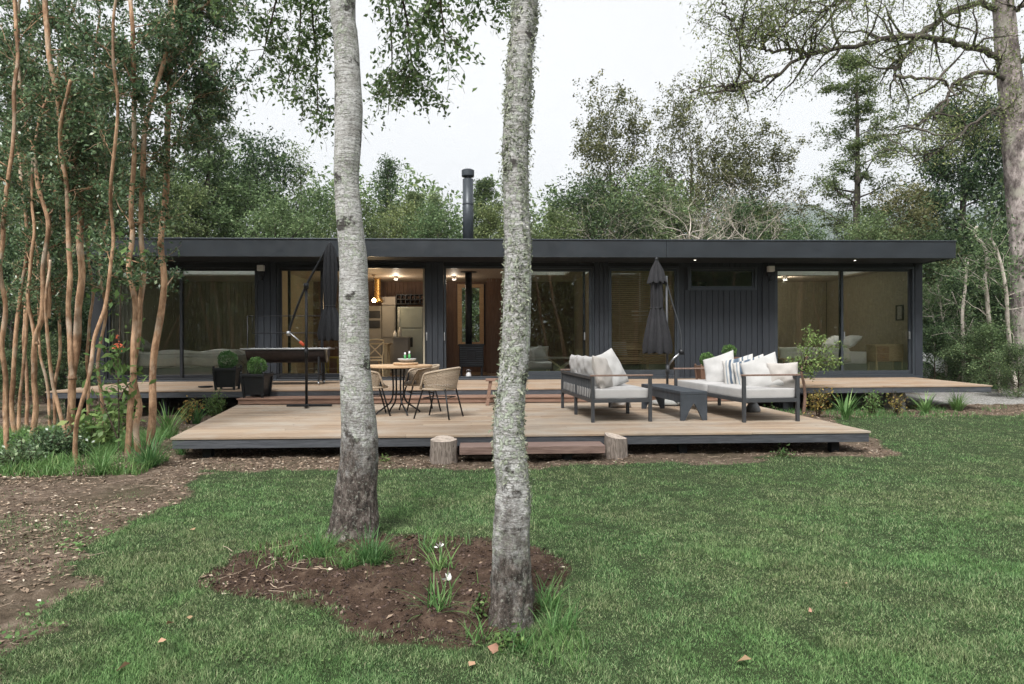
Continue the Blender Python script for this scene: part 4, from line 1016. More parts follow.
# bedside table
nx0, nx1 = XY(873.5, 16.6), XY(902, 16.6); o = ((nx0+nx1)/2, 16.7, .5)
t = thing('nightstand', 'light wooden nightstand with two drawers behind the right glass door', 'nightstand', o)
MB(o).box((nx0, 16.5, .86), (nx1, 16.92, 1.26)).build('cabinet', M['oak'], t, bevel=.006)
MB(o).box((nx0-.02, 16.48, 1.263), (nx1+.02, 16.94, 1.29)).build('top', M['oak'], t, bevel=.005)
for z in (.88, 1.07):
    d_ = MB(o).box((nx0+.03, 16.482, z), (nx0+.33, 16.498, z+.17)).build('drawer', M['tablewood'], t, bevel=.003)
    MB(o).lathe([(.015, -.012), (.015, .012)], (nx0+.18, 16.472, z+.085), 10).build('knob', M['brass'], d_)
for a in (nx0+.03, nx1-.03):
    for b_ in (16.53, 16.89): MB(o).box((a-.022, b_-.022, .5), (a+.022, b_+.022, .859)).build('leg', M['oak'], t)
# framed picture on the side wall
t = thing('framed_picture', 'small dark framed print hanging on the right bedroom wall', 'picture', (XR-.17, 18.1, 1.9))
xw = XR-.152; yf = lambda p_: xw/(XY(p_, 16)/16); yA, yB_ = sorted((yf(896.5), yf(904))); ym = (yA+yB_)/2
zA, zB = ZY(900, 320.5, ym), ZY(900, 305, ym); o = (xw, ym, zA); t.location = o
MB(o).box((xw-.025, yA, zA), (xw, yA+.05, zB)).box((xw-.025, yB_-.05, zA), (xw, yB_, zB)).box((xw-.025, yA+.051, zA), (xw, yB_-.051, zA+.03)).box((xw-.025, yA+.051, zB-.03), (xw, yB_-.051, zB)).build('frame', M['blackmetal'], t)
MB(o).box((xw-.012, yA+.051, zA+.031), (xw, yB_-.051, zB-.031)).build('print', M['art'], t)
def xchair(label, x, y, rz, group):
    t = thing('crossback_chair', label, 'chair', (x, y, .5), rz, group); m = M['oak']
    MB().box((-.21, -.20, .43), (.21, .20, .46)).build('seat', m, t, bevel=.008)
    for sx in (-1, 1):
        MB().bar((sx*.19, -.18, 0), (sx*.18, -.17, .43), .032, .032, (0, 1, 0)).build('leg', m, t)
        MB().tube(catmull([(sx*.20, .22, 0), (sx*.19, .18, .45), (sx*.21, .22, .7), (sx*.20, .28, .93)], 12), .017, 7).build('leg', m, t, True)
    MB().tube(catmull([(-.2, .28, .93), (0, .31, .955), (.2, .28, .93)], 9), .02, 7).build('top_rail', m, t, True)
    MB().bar((-.19, .19, .52), (.20, .27, .90), .025, .012, (0, 1, 0)).bar((.19, .20, .52), (-.20, .28, .90), .025, .012, (0, 1, 0)).build('cross_back', m, t)
    MB().bar((-.19, .18, .52), (.19, .18, .52), .02, .03).build('stretcher', m, t)
    return t
xchair('cross backed oak chair inside the kitchen opening beside the left birch', XY(373, 16.9), 16.9, R(200), 'crossback chairs')
xchair('cross backed oak chair behind the left edge of the right bedroom glass', XY(781.5, 16.5), 16.5, R(35), 'crossback chairs')
# kitchen
kx = lambda p, y=19.6: XY(p, y); kz = lambda py, y=19.6: ZY(400, py, y)
o = (kx(411), 19.6, .5)
t = thing('refrigerator', 'tall grey green two door fridge in the kitchen', 'fridge', o)
MB(o).box((kx(398), 19.45, .52), (kx(423.5), 20.1, kz(307))).build('cabinet', M['fridge'], t, bevel=.01)
for z0, z1 in ((.55, kz(329)), (kz(328), kz(307.5))):
    d_ = MB(o).box((kx(398)+.005, 19.40, z0), (kx(423.5)-.005, 19.447, z1)).build('door', M['fridge'], t, bevel=.012)
    MB(o).box((kx(399.6), 19.355, max(z0+.05, z1-.75)), (kx(399.6)+.03, 19.385, z1-.06)).build('handle', M['steel'], d_)
MB(o).box((kx(409), 19.385, 1.25), (kx(413.5), 19.398, 1.52)).build('water_panel', M['blackmetal'], t)
o = (kx(411), 19.7, kz(304))
t = thing('bottle_rack', 'black cubby rack above the grey green fridge', 'rack', o)
z0, z1 = kz(304), kz(295); b = MB(o)
for z in (z0, (z0+z1)/2, z1): b.box((kx(397), 19.5, z-.012), (kx(424.5), 19.9, z+.012))
for p_ in np.linspace(397, 424.5, 7): b.box((kx(p_)-.012, 19.49, z0-.012), (kx(p_)+.012, 19.91, z1+.012))
b.build('rack_frame', M['blackmetal'], t)
o = (kx(389), 19.7, .5)
t = thing('kitchen_cabinet', 'tall grey kitchen cabinet between oven shelf and fridge', 'cabinet', o)
MB(o).box((kx(382.5), 19.5, .5), (kx(396), 20.1, kz(305.5))).build('cabinet_body', M['cab'], t, bevel=.005)
MB(o).box((kx(382.5), 19.5, kz(305)), (kx(396), 20.1, kz(297))).build('lit_top_box', M['linen'], t, bevel=.005)  # upper box paler than the cabinet, lamp light put into its colour
MB(o).box((kx(383.2), 19.47, kz(337)), (kx(395.3), 19.497, kz(306.5))).build('door', M['cab'], t, bevel=.004)
t = thing('oven_tower', 'dark shelved oven tower at the left of the kitchen', 'oven', (kx(374), 19.7, .5)); o = (kx(374), 19.7, .5)
MB(o).box((kx(366), 19.55, .5), (kx(381.8), 20.1, kz(306))).build('cabinet', M['cab'], t, bevel=.004)
for a, b_ in ((311, 318), (320.5, 328)): MB(o).box((kx(368), 19.52, kz(b_)), (kx(380.6), 19.549, kz(a))).build('oven_door', M['stove'], t, bevel=.004)
# counter with bottles
o = (kx(401, 18.6), 18.6, .5)
t = thing('kitchen_counter', 'grey kitchen counter block in front of the fridge', 'counter', o)
MB(o).box((kx(393, 18.4), 18.4, .5), (kx(408, 18.4), 18.95, ZY(400, 338, 18.4))).build('cabinet', M['cab'], t, bevel=.004)
zt = ZY(400, 338, 18.4)
MB(o).box((kx(392, 18.4), 18.37, zt+.001), (kx(409, 18.4), 18.98, zt+.035)).build('worktop', M['concrete'], t, bevel=.004)
for px_, h_, lab, m_ in ((399.8, .26, 'tall pale bottle on the kitchen counter', 'ceramic'), (395, .16, 'short pale jar on the kitchen counter', 'whitepaint')):
    b_ = MB().lathe([(.045, 0), (.05, .02), (.05, h_*.6), (.02, h_*.78), (.02, h_)], k=14).build('bottle', M[m_], None, True); b_.location = (kx(px_, 18.6), 18.6, zt+.036); tag(b_, lab, 'bottle')
# wooden bar table
z_ = ZY(380, 343, 17.7)
o = (kx(380, 17.7), 17.7, .5)
t = thing('bar_table', 'high oak table inside the kitchen opening', 'table', o)
MB(o).box((kx(352, 17.7), 17.4, z_-.04), (kx(391, 17.7), 18.05, z_)).build('tabletop', M['oak'], t, bevel=.004)
for p_ in (354, 387):
    for yy in (17.47, 17.98): MB(o).box((kx(p_, 17.7)-.04, yy-.03, .5), (kx(p_, 17.7)+.04, yy+.03, z_-.041)).build('leg', M['oak'], t)
# hood and pendant lamp
o = (kx(377.3, 19.3), 19.3, 2.)
t = thing('range_hood', 'shiny brass range hood pipe hanging from the kitchen ceiling', 'range hood', o)
MB(o).lathe([(.17, kz(303)), (.17, kz(301)), (.10, kz(298)), (.10, kz(281)), (.10, ZC)], (o[0], o[1], 0), 24).build('hood_pipe', M['brass'], t, True)
c_ = PY(374, 301, 18.2); o = (c_[0], 18.2, c_[2])
t = thing('pendant_lamp', 'lit bare bulb pendant hanging above the kitchen table', 'lamp', o)
MB(o).lathe([(.03, -.03), (.05, .0), (.045, .04), (.02, .07)], o, 16).build('bulb', M['bulb'], t, True)
MB(o).tube([(o[0], o[1], o[2]+.07), (o[0], o[1], ZC)], .008, 6).build('cord', M['blackmetal'], t)
MB(o).lathe([(.05, -.02), (.05, 0)], (o[0], o[1], ZC-.001), 16).build('ceiling_rose', M['brass'], t)
for i, (p_, y_, lab) in enumerate(((396, 279, 'lit white ceiling spotlight over the fridge'), (454, 279, 'lit ceiling spotlight beside the stove pipe'), (785, 279, 'small ceiling spotlight added to brighten the right bedroom'))):
    c_ = PY(p_, y_, 18.6); o = (c_[0], 18.6, ZC)
    t = thing('ceiling_spotlight', lab, 'spotlight', o)
    MB(o).lathe([(.055, -.09), (.06, -.0)], (o[0], o[1], ZC-.001), 16).build('housing', M['whitepaint'], t, True)
    MB(o).lathe([(.045, -.010), (.045, .0)], (o[0], o[1], ZC-.092), 14).build('bulb', M['spot'], t)
# wood stove
sy = 17.15; sx0, sx1 = XY(458.7, sy), XY(484, sy); sxc = XY(468.8, sy+.25)
o = ((sx0+sx1)/2, sy+.25, .5)
t = thing('wood_stove', 'black cast iron wood stove with ribbed front and tall flue', 'stove', o)
zt = ZY(470, 344, sy); zb = ZY(470, 367, sy)
MB(o).box((sx0+.01, sy, zb), (sx1-.01, sy+.5, zt-.05)).build('body', M['stove'], t, bevel=.01)
MB(o).box((sx0-.01, sy-.02, zt-.048), (sx1+.01, sy+.52, zt)).build('top_plate', M['stove'], t, bevel=.006)
b = MB(o)
for k in range(9): b.box((sx0+.03, sy-.022, zb+.04+k*.055), (sx1-.03, sy-.001, zb+.062+k*.055))
b.build('ribbed_front', M['benchpaint'], t, bevel=.003)
MB(o).box((sx0+.2, sy-.035, zb+.18), (sx1-.2, sy-.0225, zb+.40)).build('door', M['stove'], t, bevel=.004)
MB(o).tube([(sxc, sy+.25, zt), (sxc, sy+.25, ZC)], .085, 20).build('flue', M['stove'], t, True)
MB(o).lathe([(.085, -.02), (.21, -.015), (.21, -.001)], (sxc, sy+.25, ZC), 24).build('flue_collar', M['stove'], t)
for a in (sx0+.06, sx1-.06):
    for b_ in (sy+.05, sy+.45): MB(o).box((a-.025, b_-.025, .52), (a+.025, b_+.025, zb-.001)).build('leg', M['stove'], t)
MB(o).box((sx0-.15, sy-.25, .502), (sx1+.15, sy+.6, .519)).build('hearth_plate', M['stove'], t)
o = (XY(468.5, 16.7), 16.72, .5)
t = thing('kettle', 'small white kettle standing on the floor before the stove', 'kettle', o)
MB().lathe([(.05, 0), (.07, .03), (.065, .09), (.04, .13), (.01, .15)], k=16).build('kettle_body', M['whitepaint'], t, True)
MB().tube(catmull([(-.05, 0, .11), (-.05, 0, .19), (.05, 0, .19), (.05, 0, .11)], 10), .006, 6).build('handle', M['steel'], t, True)
# folding bench and armchair behind the middle glass, white lamp behind the blinds, yellow stool
o = (XY(561, 16.7), 16.7, .5)
t = thing('folding_table', 'cream folding side table with crossed legs behind the middle glass', 'table', o)
z_ = ZY(561, 357, 16.7)-.5
MB().box((-.40, -.2, z_-.05), (.40, .2, z_)).build('tabletop', M['linen'], t, bevel=.006)
for y in (-.17, .17):
    MB().bar((-.33, y, 0), (.30, y, z_-.051), .03, .03, (0, 1, 0)).build('leg', M['oak'], t); MB().bar((.33, y+.035, 0), (-.30, y+.035, z_-.051), .03, .03, (0, 1, 0)).build('leg', M['oak'], t)
o = (XY(536, 16.9), 16.9, .5)
t = thing('lounge_chair', 'low white lounge chair half hidden behind the right birch, inside', 'armchair', o)
V, F = slab(.75, .7, .18, .05); MB().add([(x, y, z+.30) for x, y, z in V], F).build('seat', M['cushion'], t, True)
V, F = pillow_mesh(.7, .45, .16, 7); MB().add([(x, y+.32, z+.55) for x, y, z in V], F).build('backrest', M['cushion'], t, True)
for a in (-.3, .3):
    for b_ in (-.28, .28): MB().box((a-.02, b_-.02, 0), (a+.02, b_+.02, .21)).build('leg', M['oak'], t)
o = (XY(333, 16.8), 16.8, .5)
t = thing('yellow_stool', 'yellow wooden stool standing inside behind the barrel grill', 'stool', o)
my = simple('yellow_paint', (.42, .33, .07), .5)
MB().box((-.18, -.18, .50), (.18, .18, .54)).build('seat', my, t, bevel=.006)
for a in (-.15, .15):
    for b_ in (-.15, .15): MB().box((a-.02, b_-.02, 0), (a+.02, b_+.02, .499)).build('leg', my, t)
    MB().box((a-.012, -.129, .2), (a+.012, .129, .23)).build('rail', my, t)
c_ = PY(640, 316, 17.4); o = (c_[0], 17.4, c_[2])
t = thing('louvred_lamp', 'white louvred pendant lamp behind the wooden blinds', 'lamp', o)
for k in range(4): MB(o).lathe([(.20, -.012), (.22, .0), (.20, .012)], (o[0], o[1], o[2]-.15+k*.09), 24).build('louvre', M['whitepaint'], t, True)
MB(o).tube([(o[0], o[1], o[2]-.15), (o[0], o[1], ZC)], .012, 6).build('cord', M['whitepaint'], t)
o = (XY(645, 17.6), 17.6, .5)
t = thing('low_bench', 'long light wooden bench with a pale cushion behind the blinds', 'bench', o)
MB().box((-.85, -.3, .42), (.85, .3, .47)).build('seat', M['oak'], t, bevel=.005)
MB().box((-.85, .28, .65), (.85, .31, .80)).build('backrest', M['oak'], t, bevel=.005)
for a in (-.78, .0, .78):
    for b_ in (-.26, .29): MB().box((a-.025, b_-.025, 0), (a+.025, b_+.025, .419 if b_ < 0 else .649)).build('leg', M['oak'], t)
pillow('pillow', 'crumpled white pillow on the bench behind the wooden blinds', .55, .42, .2, (XY(617, 17.5), 17.5, 1.2), (R(-15), 0, R(10)), M['white'], 51)
# pair of slippers
for i in (0, 1):
    V, F = pillow_mesh(.10, .24, .09, 3)
    s_ = MB().add([(x, z, y+.05) for x, y, z in V], F).build('slipper', M['linen'], None, True); s_.location = (XY(876+i*5.5, 16.3), 16.33, .5)
    tag(s_, ('left' if i == 0 else 'right')+' one of two pale slippers on the floor by the nightstand', 'slipper')
# car parked behind the right end of the cabin ------------------------------
cxp = PY(930, 357, 23.)
t = thing('parked_car', 'white car parked behind the right end of the cabin, only its nose showing', 'car', (float(cxp[0])-2.14, 23., 0.), R(0)); 
prof = [(-2.1, .35), (-2.15, .75), (-1.9, .95), (-1.2, 1.05), (-.7, 1.48), (.8, 1.48), (1.25, 1.02), (1.85, .92), (2.08, .78), (2.14, .5), (2.08, .3)]
Vc = []; ws = [-.86, -.80, .80, .86]
for k, yw in enumerate((-.88, -.78, .78, .88)):
    for x, z in prof: 
        s = .97 if k in (0, 3) else 1.; top = .14 if z > 1.2 else 0
        Vc.append((x*s, yw*(1-top), .35+(z-.35)*(.97 if k in (0, 3) else 1)))
n = len(prof); Fc = [(k*n+i, k*n+(i+1) % n, (k+1)*n+(i+1) % n, (k+1)*n+i) for k in range(3) for i in range(n)]+[tuple(range(n))[::-1], tuple(range(3*n, 4*n))]
o = MB().add(Vc, Fc).build('body', M['carpaint'], t, True, bevel=.03)
for x in (-1.35, 1.35):
    for y in (-.84, .84):
        w_ = MB().tube([(x, y-.1, .33), (x, y+.1, .33)], .33, 28).build('wheel', M['blackmetal'], t, True)
        MB().tube([(x, y-.115, .33), (x, y+.115, .33)], .19, 20).build('rim', M['steel'], w_)
for y in (-.6, .6): MB().tube([(2.03, y, .72), (2.13, y, .70)], .11, 16).build('headlight', M['steel'], t)
MB().box((-.6, -.79, 1.06), (.72, -.74, 1.38)).box((-.6, .74, 1.06), (.72, .79, 1.38)).build('side_window', M['stove'], t)
# ================================================================== VEGETATION
def nrm(v): return v/(np.linalg.norm(v)+1e-9)
def walk(r, p, d, L, n, up=0., wob=.12):
    P = [np.array(p, float)]; d = nrm(np.array(d, float))
    for i in range(n):
        d = nrm(d+r.normal(size=3)*wob+np.array([0, 0, up])); P.append(P[-1]+d*L/n)
    return np.array(P)
def frame_dir(r, ax, ang, azim):
    """a direction leaving axis ax by ang at azimuth azim"""
    ax = nrm(ax); ref = np.array([1., 0, 0]) if abs(ax[0]) < .8 else np.array([0, 1., 0])
    a = nrm(np.cross(ax, ref)); b = np.cross(ax, a)
    return ax*math.cos(ang)+(a*math.cos(azim)+b*math.sin(azim))*math.sin(ang)
class Tree:
    def __init__(s, seed): s.r = np.random.default_rng(seed); s.w = MB(); s.c = []; s.sz = []
    def leaves(s, P, n, sig, size, t0=.2, flat=1.):
        t = s.r.uniform(t0, 1, n)*(len(P)-1); i = np.clip(t.astype(int), 0, len(P)-2); f = (t-i)[:, None]
        C = P[i]*(1-f)+P[i+1]*f + s.r.normal(size=(n, 3))*sig*np.array([1, 1, flat])
        s.c.append(C); s.sz.append(np.full(n, size))
    def mesh(s, name, asp=.45, seed=1, flat=0.):
        C = np.vstack(s.c); V, F = leafquads(C, np.concatenate(s.sz), seed, flat, asp, .12); return np_mesh(name, V, F, 4)
def gen(seed, Ht, tr, n1, L1, shape, h0=.25, ang=60, up1=.05, n2=6, L2=.8, nl=50, ls=.13, sig=.22, flat=1., lean=.03, n3=0, wob=.12, asp=.45, gap=0., k1=5, t0=.25):
    T_ = Tree(seed); r = T_.r
    P = walk(r, (0, 0, -.1), (0, 0, 1), Ht, 12, .25, lean)
    T_.w.tube(P, np.linspace(tr, tr*.12, len(P))*np.concatenate([[1.35], np.ones(len(P)-1)]), 8)
    for i in range(n1):
        t = h0+(1-h0)*(i+.5)/n1; q = t*12; a = int(min(q, 11)); p = P[a]+(P[a+1]-P[a])*(q-a)
        L = L1*shape((t-h0)/(1-h0))*r.uniform(.7, 1.2)
        if gap and r.uniform() < gap: L *= .35
        d = frame_dir(r, P[a+1]-P[a], R(ang*(1.15-.5*t)), i*2.4+r.uniform(-.4, .4))
        B = walk(r, p, d, L, 6, up1, wob); rad = tr*.42*(1-t*.75)*(L/L1+.25)
        T_.w.tube(B, np.linspace(rad, rad*.2, 7), k1, False)
        for j in range(n2):
            tt = r.uniform(.3, 1.); b = min(int(tt*6), 5); d2 = frame_dir(r, B[b+1]-B[b], R(r.uniform(25, 65)), r.uniform(0, 6.28))
            Cc = walk(r, B[b]+(B[b+1]-B[b])*(tt*6-b), d2, L2*r.uniform(.5, 1.2)*min(1, .45+L/L1*.6), 4, up1, wob*1.4)
            T_.w.tube(Cc, np.linspace(rad*.3, rad*.08, 5), 3, False)
            for k in range(n3):
                D = walk(r, Cc[2+k % 3], frame_dir(r, Cc[2]-Cc[1], R(50), r.uniform(0, 6.28)), L2*.6, 3, up1, wob*1.6); T_.w.tube(D, [rad*.13]*3+[rad*.04], 3, False); T_.leaves(D, nl//3, sig*.7, ls, .4 if t0 < .5 else .75, flat)
            T_.leaves(Cc, nl, sig, ls, t0, flat)
    return T_
round_s = lambda u: math.sqrt(max(.05, 1-(u*1.25-.42)**2*1.15))
cone_s = lambda u: 1.03-u*.93
PR = {}
def proto(key, T_, asp=.45, flat=0.):
    V = np.vstack(T_.w.v); me = bpy.data.meshes.new(key+'_trunk'); me.from_pydata(V.tolist(), [], T_.w.f); me.polygons.foreach_set('use_smooth', [True]*len(me.polygons))
    PR[key] = (me, T_.mesh(key+'_crown', asp, 3, flat) if T_.c else None)
proto('round', gen(11, 9, .20, 30, 2.9, round_s, .16, 66, .06, 9, 1.1, 60, .155, .24))
proto('round2', gen(12, 9, .18, 34, 2.6, round_s, .12, 62, .10, 8, 1.0, 60, .14, .22, wob=.18))
proto('conif', gen(13, 9, .13, 64, 1.9, cone_s, .08, 78, .03, 9, .55, 34, .12, .11, flat=.7), .28)
proto('conif2', gen(14, 9, .11, 50, 1.5, cone_s, .12, 66, .09, 8, .5, 30, .11, .12, gap=.2), .28)
proto('thin', gen(15, 9, .09, 34, 1.3, lambda u: 1.-.7*u, .25, 52, .10, 5, .7, 18, .11, .14), .4)
proto('sparse', gen(16, 11, .20, 26, 4.2, lambda u: .65+.5*u-.45*u*u, .14, 52, .09, 9, 1.5, 42, .125, .15, n3=3, wob=.17, t0=.85), .55)
proto('sparse2', gen(17, 11, .18, 24, 3.6, lambda u: .7+.5*u-.5*u*u, .18, 46, .10, 9, 1.3, 54, .125, .16, n3=3, wob=.2, t0=.85), .55)
proto('layer', gen(18, 14, .24, 44, 2.9, lambda u: 1-.62*u, .14, 80, .02, 11, 1.1, 58, .12, .15, flat=.35, gap=.35, wob=.1), .45, .3)
proto('dark', gen(19, 12, .30, 40, 4.0, lambda u: 1-.72*u, .05, 84, -.02, 12, 1.5, 92, .17, .28, flat=.7), .4)
proto('bush', gen(20, 3.2, .06, 20, 1.6, round_s, .03, 70, .12, 8, .7, 60, .10, .16, wob=.2), .5)
proto('bare', gen(21, 5.5, .26, 24, 4.6, lambda u: 1-.5*u, .05, 66, .03, 9, 1.5, 3, .09, .2, n3=3, wob=.26, k1=6), .5)
MT = {'round': ('bk_grey', 'lf_mid'), 'round2': ('bk_grey', 'lf_olive'), 'conif': ('bk_grey', 'lf_conif'), 'conif2': ('bk_grey', 'lf_conif'), 'thin': ('bk_grey', 'lf_conif'),
      'sparse': ('bk_grey', 'lf_sparse'), 'sparse2': ('bk_grey', 'lf_sparse'), 'layer': ('bk_grey', 'lf_olive'), 'dark': ('bk_grey', 'lf_dark'), 'bush': ('bk_twig', 'lf_mid'), 'bare': ('bk_pale', 'lf_sparse')}
BASEH = {'round': 9, 'round2': 9, 'conif': 9, 'conif2': 9, 'thin': 9, 'sparse': 11, 'sparse2': 11, 'layer': 14, 'dark': 12, 'bush': 3.2, 'bare': 5.5}
HTRUE = {}
for k_, (mw, ml) in PR.items():
    co_ = np.empty(len(mw.vertices)*3, np.float32); mw.vertices.foreach_get('co', co_); HTRUE[k_] = float(co_[2::3].max())+.1
KINDS_ = {}
def bgtree(key, px, ytop, y, label, wide=1., leaf=None, rz=None, name='tree', cat='tree', group=None, bark=None):
    x = XY(px, y); h = ZY(px, ytop, y); s = h/HTRUE[key]
    t = thing(name, label, cat, (x, y, -.05), random.uniform(0, 6.28) if rz is None else rz, group)
    t.scale = (s*wide, s*wide, s)
    mw, ml = PR[key]; kk = (key, leaf, bark)
    if kk not in KINDS_:
        a = mw.copy(); a.materials.append(M[bark or MT[key][0]]); b = None
        if ml: b = ml.copy(); b.materials.append(M[leaf or MT[key][1]])
        KINDS_[kk] = (a, b)
    a, b = KINDS_[kk]
    o = bpy.data.objects.new('trunk', a); COL.objects.link(o); o.parent = t
    if b: o = bpy.data.objects.new('crown', b); COL.objects.link(o); o.parent = t
    return t
G1 = 'trees behind the cabin'
for a in (
 ('round', 668, 188, 30.0, 'mid green crown low behind the bare pale branches', 1.1),
 ('round2', 762, 196, 30.0, 'olive crown low behind the leaning twiggy tree', 1.1),
 ('round', 230, 168, 28, 'full green tree low behind the tall feathery one', 1.3),
 ('round2', 178, 170, 25, 'olive bushy tree showing over the far left end of the roof', 1.1),
 ('conif', 212, 92, 27, 'tall feathery tree rising highest above the left part of the roof', 1.25, 'lf_mid'),
 ('round', 250, 128, 30, 'rounded dark tree just right of the tall feathery one', .95, 'lf_dark'),
 ('thin', 300, 142, 31, 'thin see-through sapling standing against the sky left of the left birch', 1.1),
 ('round', 276, 190, 25, 'dense mid green tree low over the roof between the feathery tree and left birch', 1.15),
 ('round2', 322, 178, 27, 'bushy tree directly left of the left birch trunk', 1.0, 'lf_mid'),
 ('conif2', 376, 155, 29, 'slender young conifer just right of the left birch, tallest there', 1.3),
 ('round2', 352, 188, 25.5, 'leafy treetop hidden mostly by the left birch trunk', 1.),
 ('round', 404, 193, 26.5, 'low green treetop right of the slender young conifer', 1.1, 'lf_olive'),
 ('conif', 424, 186, 29, 'small conifer, second right of the left birch', 1.1),
 ('conif2', 446, 190, 31, 'narrow conifer left of the flue pipe', 1.2),
 ('round', 440, 199, 25.5, 'leafy green bushy crown left of the flue pipe', 1.1, 'lf_mid'),
 ('conif', 487, 178, 27, 'dark conifer immediately right of the flue pipe', 1.2, 'lf_dark'),
 ('round2', 500, 196, 25.5, 'yellow green crown between flue pipe and right birch', 1.1),
 ('conif2', 546, 196, 29, 'pointed young tree just right of the right birch', 1.2),
 ('round', 548, 204, 25.5, 'low bright bushy crown beside the right birch', 1.1, 'lf_olive'),
 ('round', 590, 168, 27, 'dark green tree at the left foot of the big open tree', 1.2, 'lf_dark'),
 ('sparse2', 618, 84, 33.0, 'open brownish green tree, left half of the big group over the middle of the roof', 1.05),
 ('round', 640, 165, 31.0, 'green leafy crown beneath the open brownish trees', 1.1),
 ('sparse', 690, 72, 32.0, 'tall open twiggy tree, highest of the group over the middle of the roof', .95),
 ('sparse2', 760, 118, 31.0, 'open twiggy tree leaning out at the right of the middle group', 1.2),
 ('round2', 735, 190, 28, 'mid green crown between the bare pale branches and the hill', 1.0, 'lf_mid'),
 ('bare', 690, 158, 27.0, 'low spreading tree of bare pale branches right behind the roof', 1.05),
 ('bare', 612, 186, 26.5, 'tangled bare pale shrub tree behind the roof, left of the spreading one', .95),
 ('bare', 748, 178, 26, 'fan of bare pale branches low over the roof, right of the spreading bare tree', .95),
 ('round', 806, 214, 25, 'green bushy tree over the roof below the hill', 1.0),
 ('layer', 855, 46, 30, 'tall layered tree standing alone against the sky right of the hill', 1.05),
 ('round', 876, 204, 25, 'rounded green crown in front of the tall layered tree', 1.05, 'lf_mid'),
 ('round2', 905, 178, 26, 'brownish green tree over the right end of the roof', 1.1, 'lf_sparse'),
 ('dark', 962, 92, 27, 'large dark evergreen right of the cabin with drooping boughs', .95),
 ('dark', 1040, 130, 30, 'dark evergreen behind the thick trunk at the right edge', .9),
 ('round2', 925, 224, 25.0, 'low leafy tree at the right corner of the roof', .9, 'lf_mid'),
 ('round', 1000, 236, 25.5, 'leafy dark tree behind the twisted stems at the right', 1.0, 'lf_dark'),
 ('round', 120, 120, 26, 'dark leafy tree behind the myrtle stems at the upper left', 1.2, 'lf_dark'),
 ('dark', 40, 60, 24, 'tall dark evergreen behind the leftmost myrtle stems', 1.0),
 ('round', 60, 190, 20, 'dark broad tree left of the cabin behind the stems', 1.1, 'lf_dark'),
 ('round', 10, 230, 17, 'leafy dark tree at the left edge of the clearing', 1.0, 'lf_dark'),
 ('round2', 88, 235, 24, 'olive crown beside the left wall of the cabin', 1.0, 'lf_dark'),
): bgtree(a[0], a[1], a[2], a[3], a[4], a[5], a[6] if len(a) > 6 else None, group=G1)
for a in (
 (935, 322, 20.5, 'dense dark shrub directly right of the cabin corner', 1.2, 'lf_dark'), (968, 330, 19, 'broad dark shrub below the thin pale stems', 1.2, 'lf_dark'),
 (990, 318, 17.5, 'rounded green shrub under the twisted pale stems', 1.1, 'lf_mid'), (1018, 340, 16, 'low green shrub at the right edge of the clearing', 1.2, 'lf_dark'),
 (955, 285, 23, 'tall dark shrub at the back right of the cabin', 1.1, 'lf_dark'), (1035, 300, 19.5, 'tall shrub at the foot of the thick trunk', 1.2, 'lf_dark'), (920, 300, 25, 'dark shrub showing behind the white car', 1.3, 'lf_dark'), (985, 270, 22, 'tall leafy shrub between the evergreen and the twisted stems', 1.3, 'lf_dark'),
 (85, 360, 15, 'shrub by the left end of the terrace', 1.1, 'lf_dark'), (45, 330, 16.5, 'dark shrub behind the myrtle stems', 1.2, 'lf_dark'), (8, 345, 13.5, 'dark leafy shrub at the far left edge', 1.2, 'lf_dark'), (70, 295, 19, 'tall dark shrub beside the cabin left wall', 1.3, 'lf_dark'), (20, 290, 20, 'tall shrub deep behind the leftmost stems', 1.3, 'lf_dark'), (58, 404, 11.5, 'low shrub between the myrtle stems and the terrace', 1.2, 'lf_dark'),
): bgtree('bush', a[0], a[1], a[2], a[3], a[4], a[5], name='shrub', cat='shrub', group='shrubs round the clearing')

def mass(name, label, n, fx_, fy_, fh, size, m, seed, dens=.46, cat='woodland'):
    r = np.random.default_rng(seed); x = fx_(r, n); y = fy_(r, n, x); hmax = fh(x, y); z = r.uniform(0, 1, n)**.85*hmax
    ok = fbm(x*.45, y*.45, z*.5, seed, 3) > dens*(.86+.28*z/hmax)
    C = np.stack([x, y, z], 1)[ok]; V, F = leafquads(C, size, seed, 0, .55, .1)
    o = link(name, np_mesh(name, V, F, 4), m); tag(o, label, cat, kind='stuff')
mass('distant_woodland', 'dark woodland closing the view behind the cabin', 170000, lambda r, n: r.uniform(-75, 80, n), lambda r, n, x: 40+r.uniform(0, 9, n)+.004*x*x,
     lambda x, y: 7.2+2.4*(x < -8)+1.0*((x >= -8) & (x < 2))+2.6*fbm(x/5, 0, 0, 71)*2+1.2*fbm(x*1.2, 0, 0, 72)-2.6*np.exp(-((x-22)/7)**2), .32, M['lf_mid'], 73, .38)
mass('side_woodland', 'dark undergrowth of the woodland right and left of the cabin', 90000, lambda r, n: np.where(r.uniform(0, 1, n) < .5, r.uniform(-32, -11.5, n), r.uniform(15, 42, n)), lambda r, n, x: r.uniform(17, 34, n)+np.where(x < 0, -2, 0),
     lambda x, y: 4.2+4.5*fbm(x/3, y/3, 0, 75), .17, M['lf_dark'], 76, .42)
mass('forest_behind_lawn', 'dense wood across the lawn, mirrored in the cabin glass', 200000, lambda r, n: r.uniform(-42, 46, n), lambda r, n, x: -13-r.uniform(0, 5, n)-.004*x*x,
     lambda x, y: 6.6+3.6*fbm(x/3, 0, 0, 77), .36, M['lf_olive'], 78, .22)
mbt = MB(); rt_ = np.random.default_rng(88)
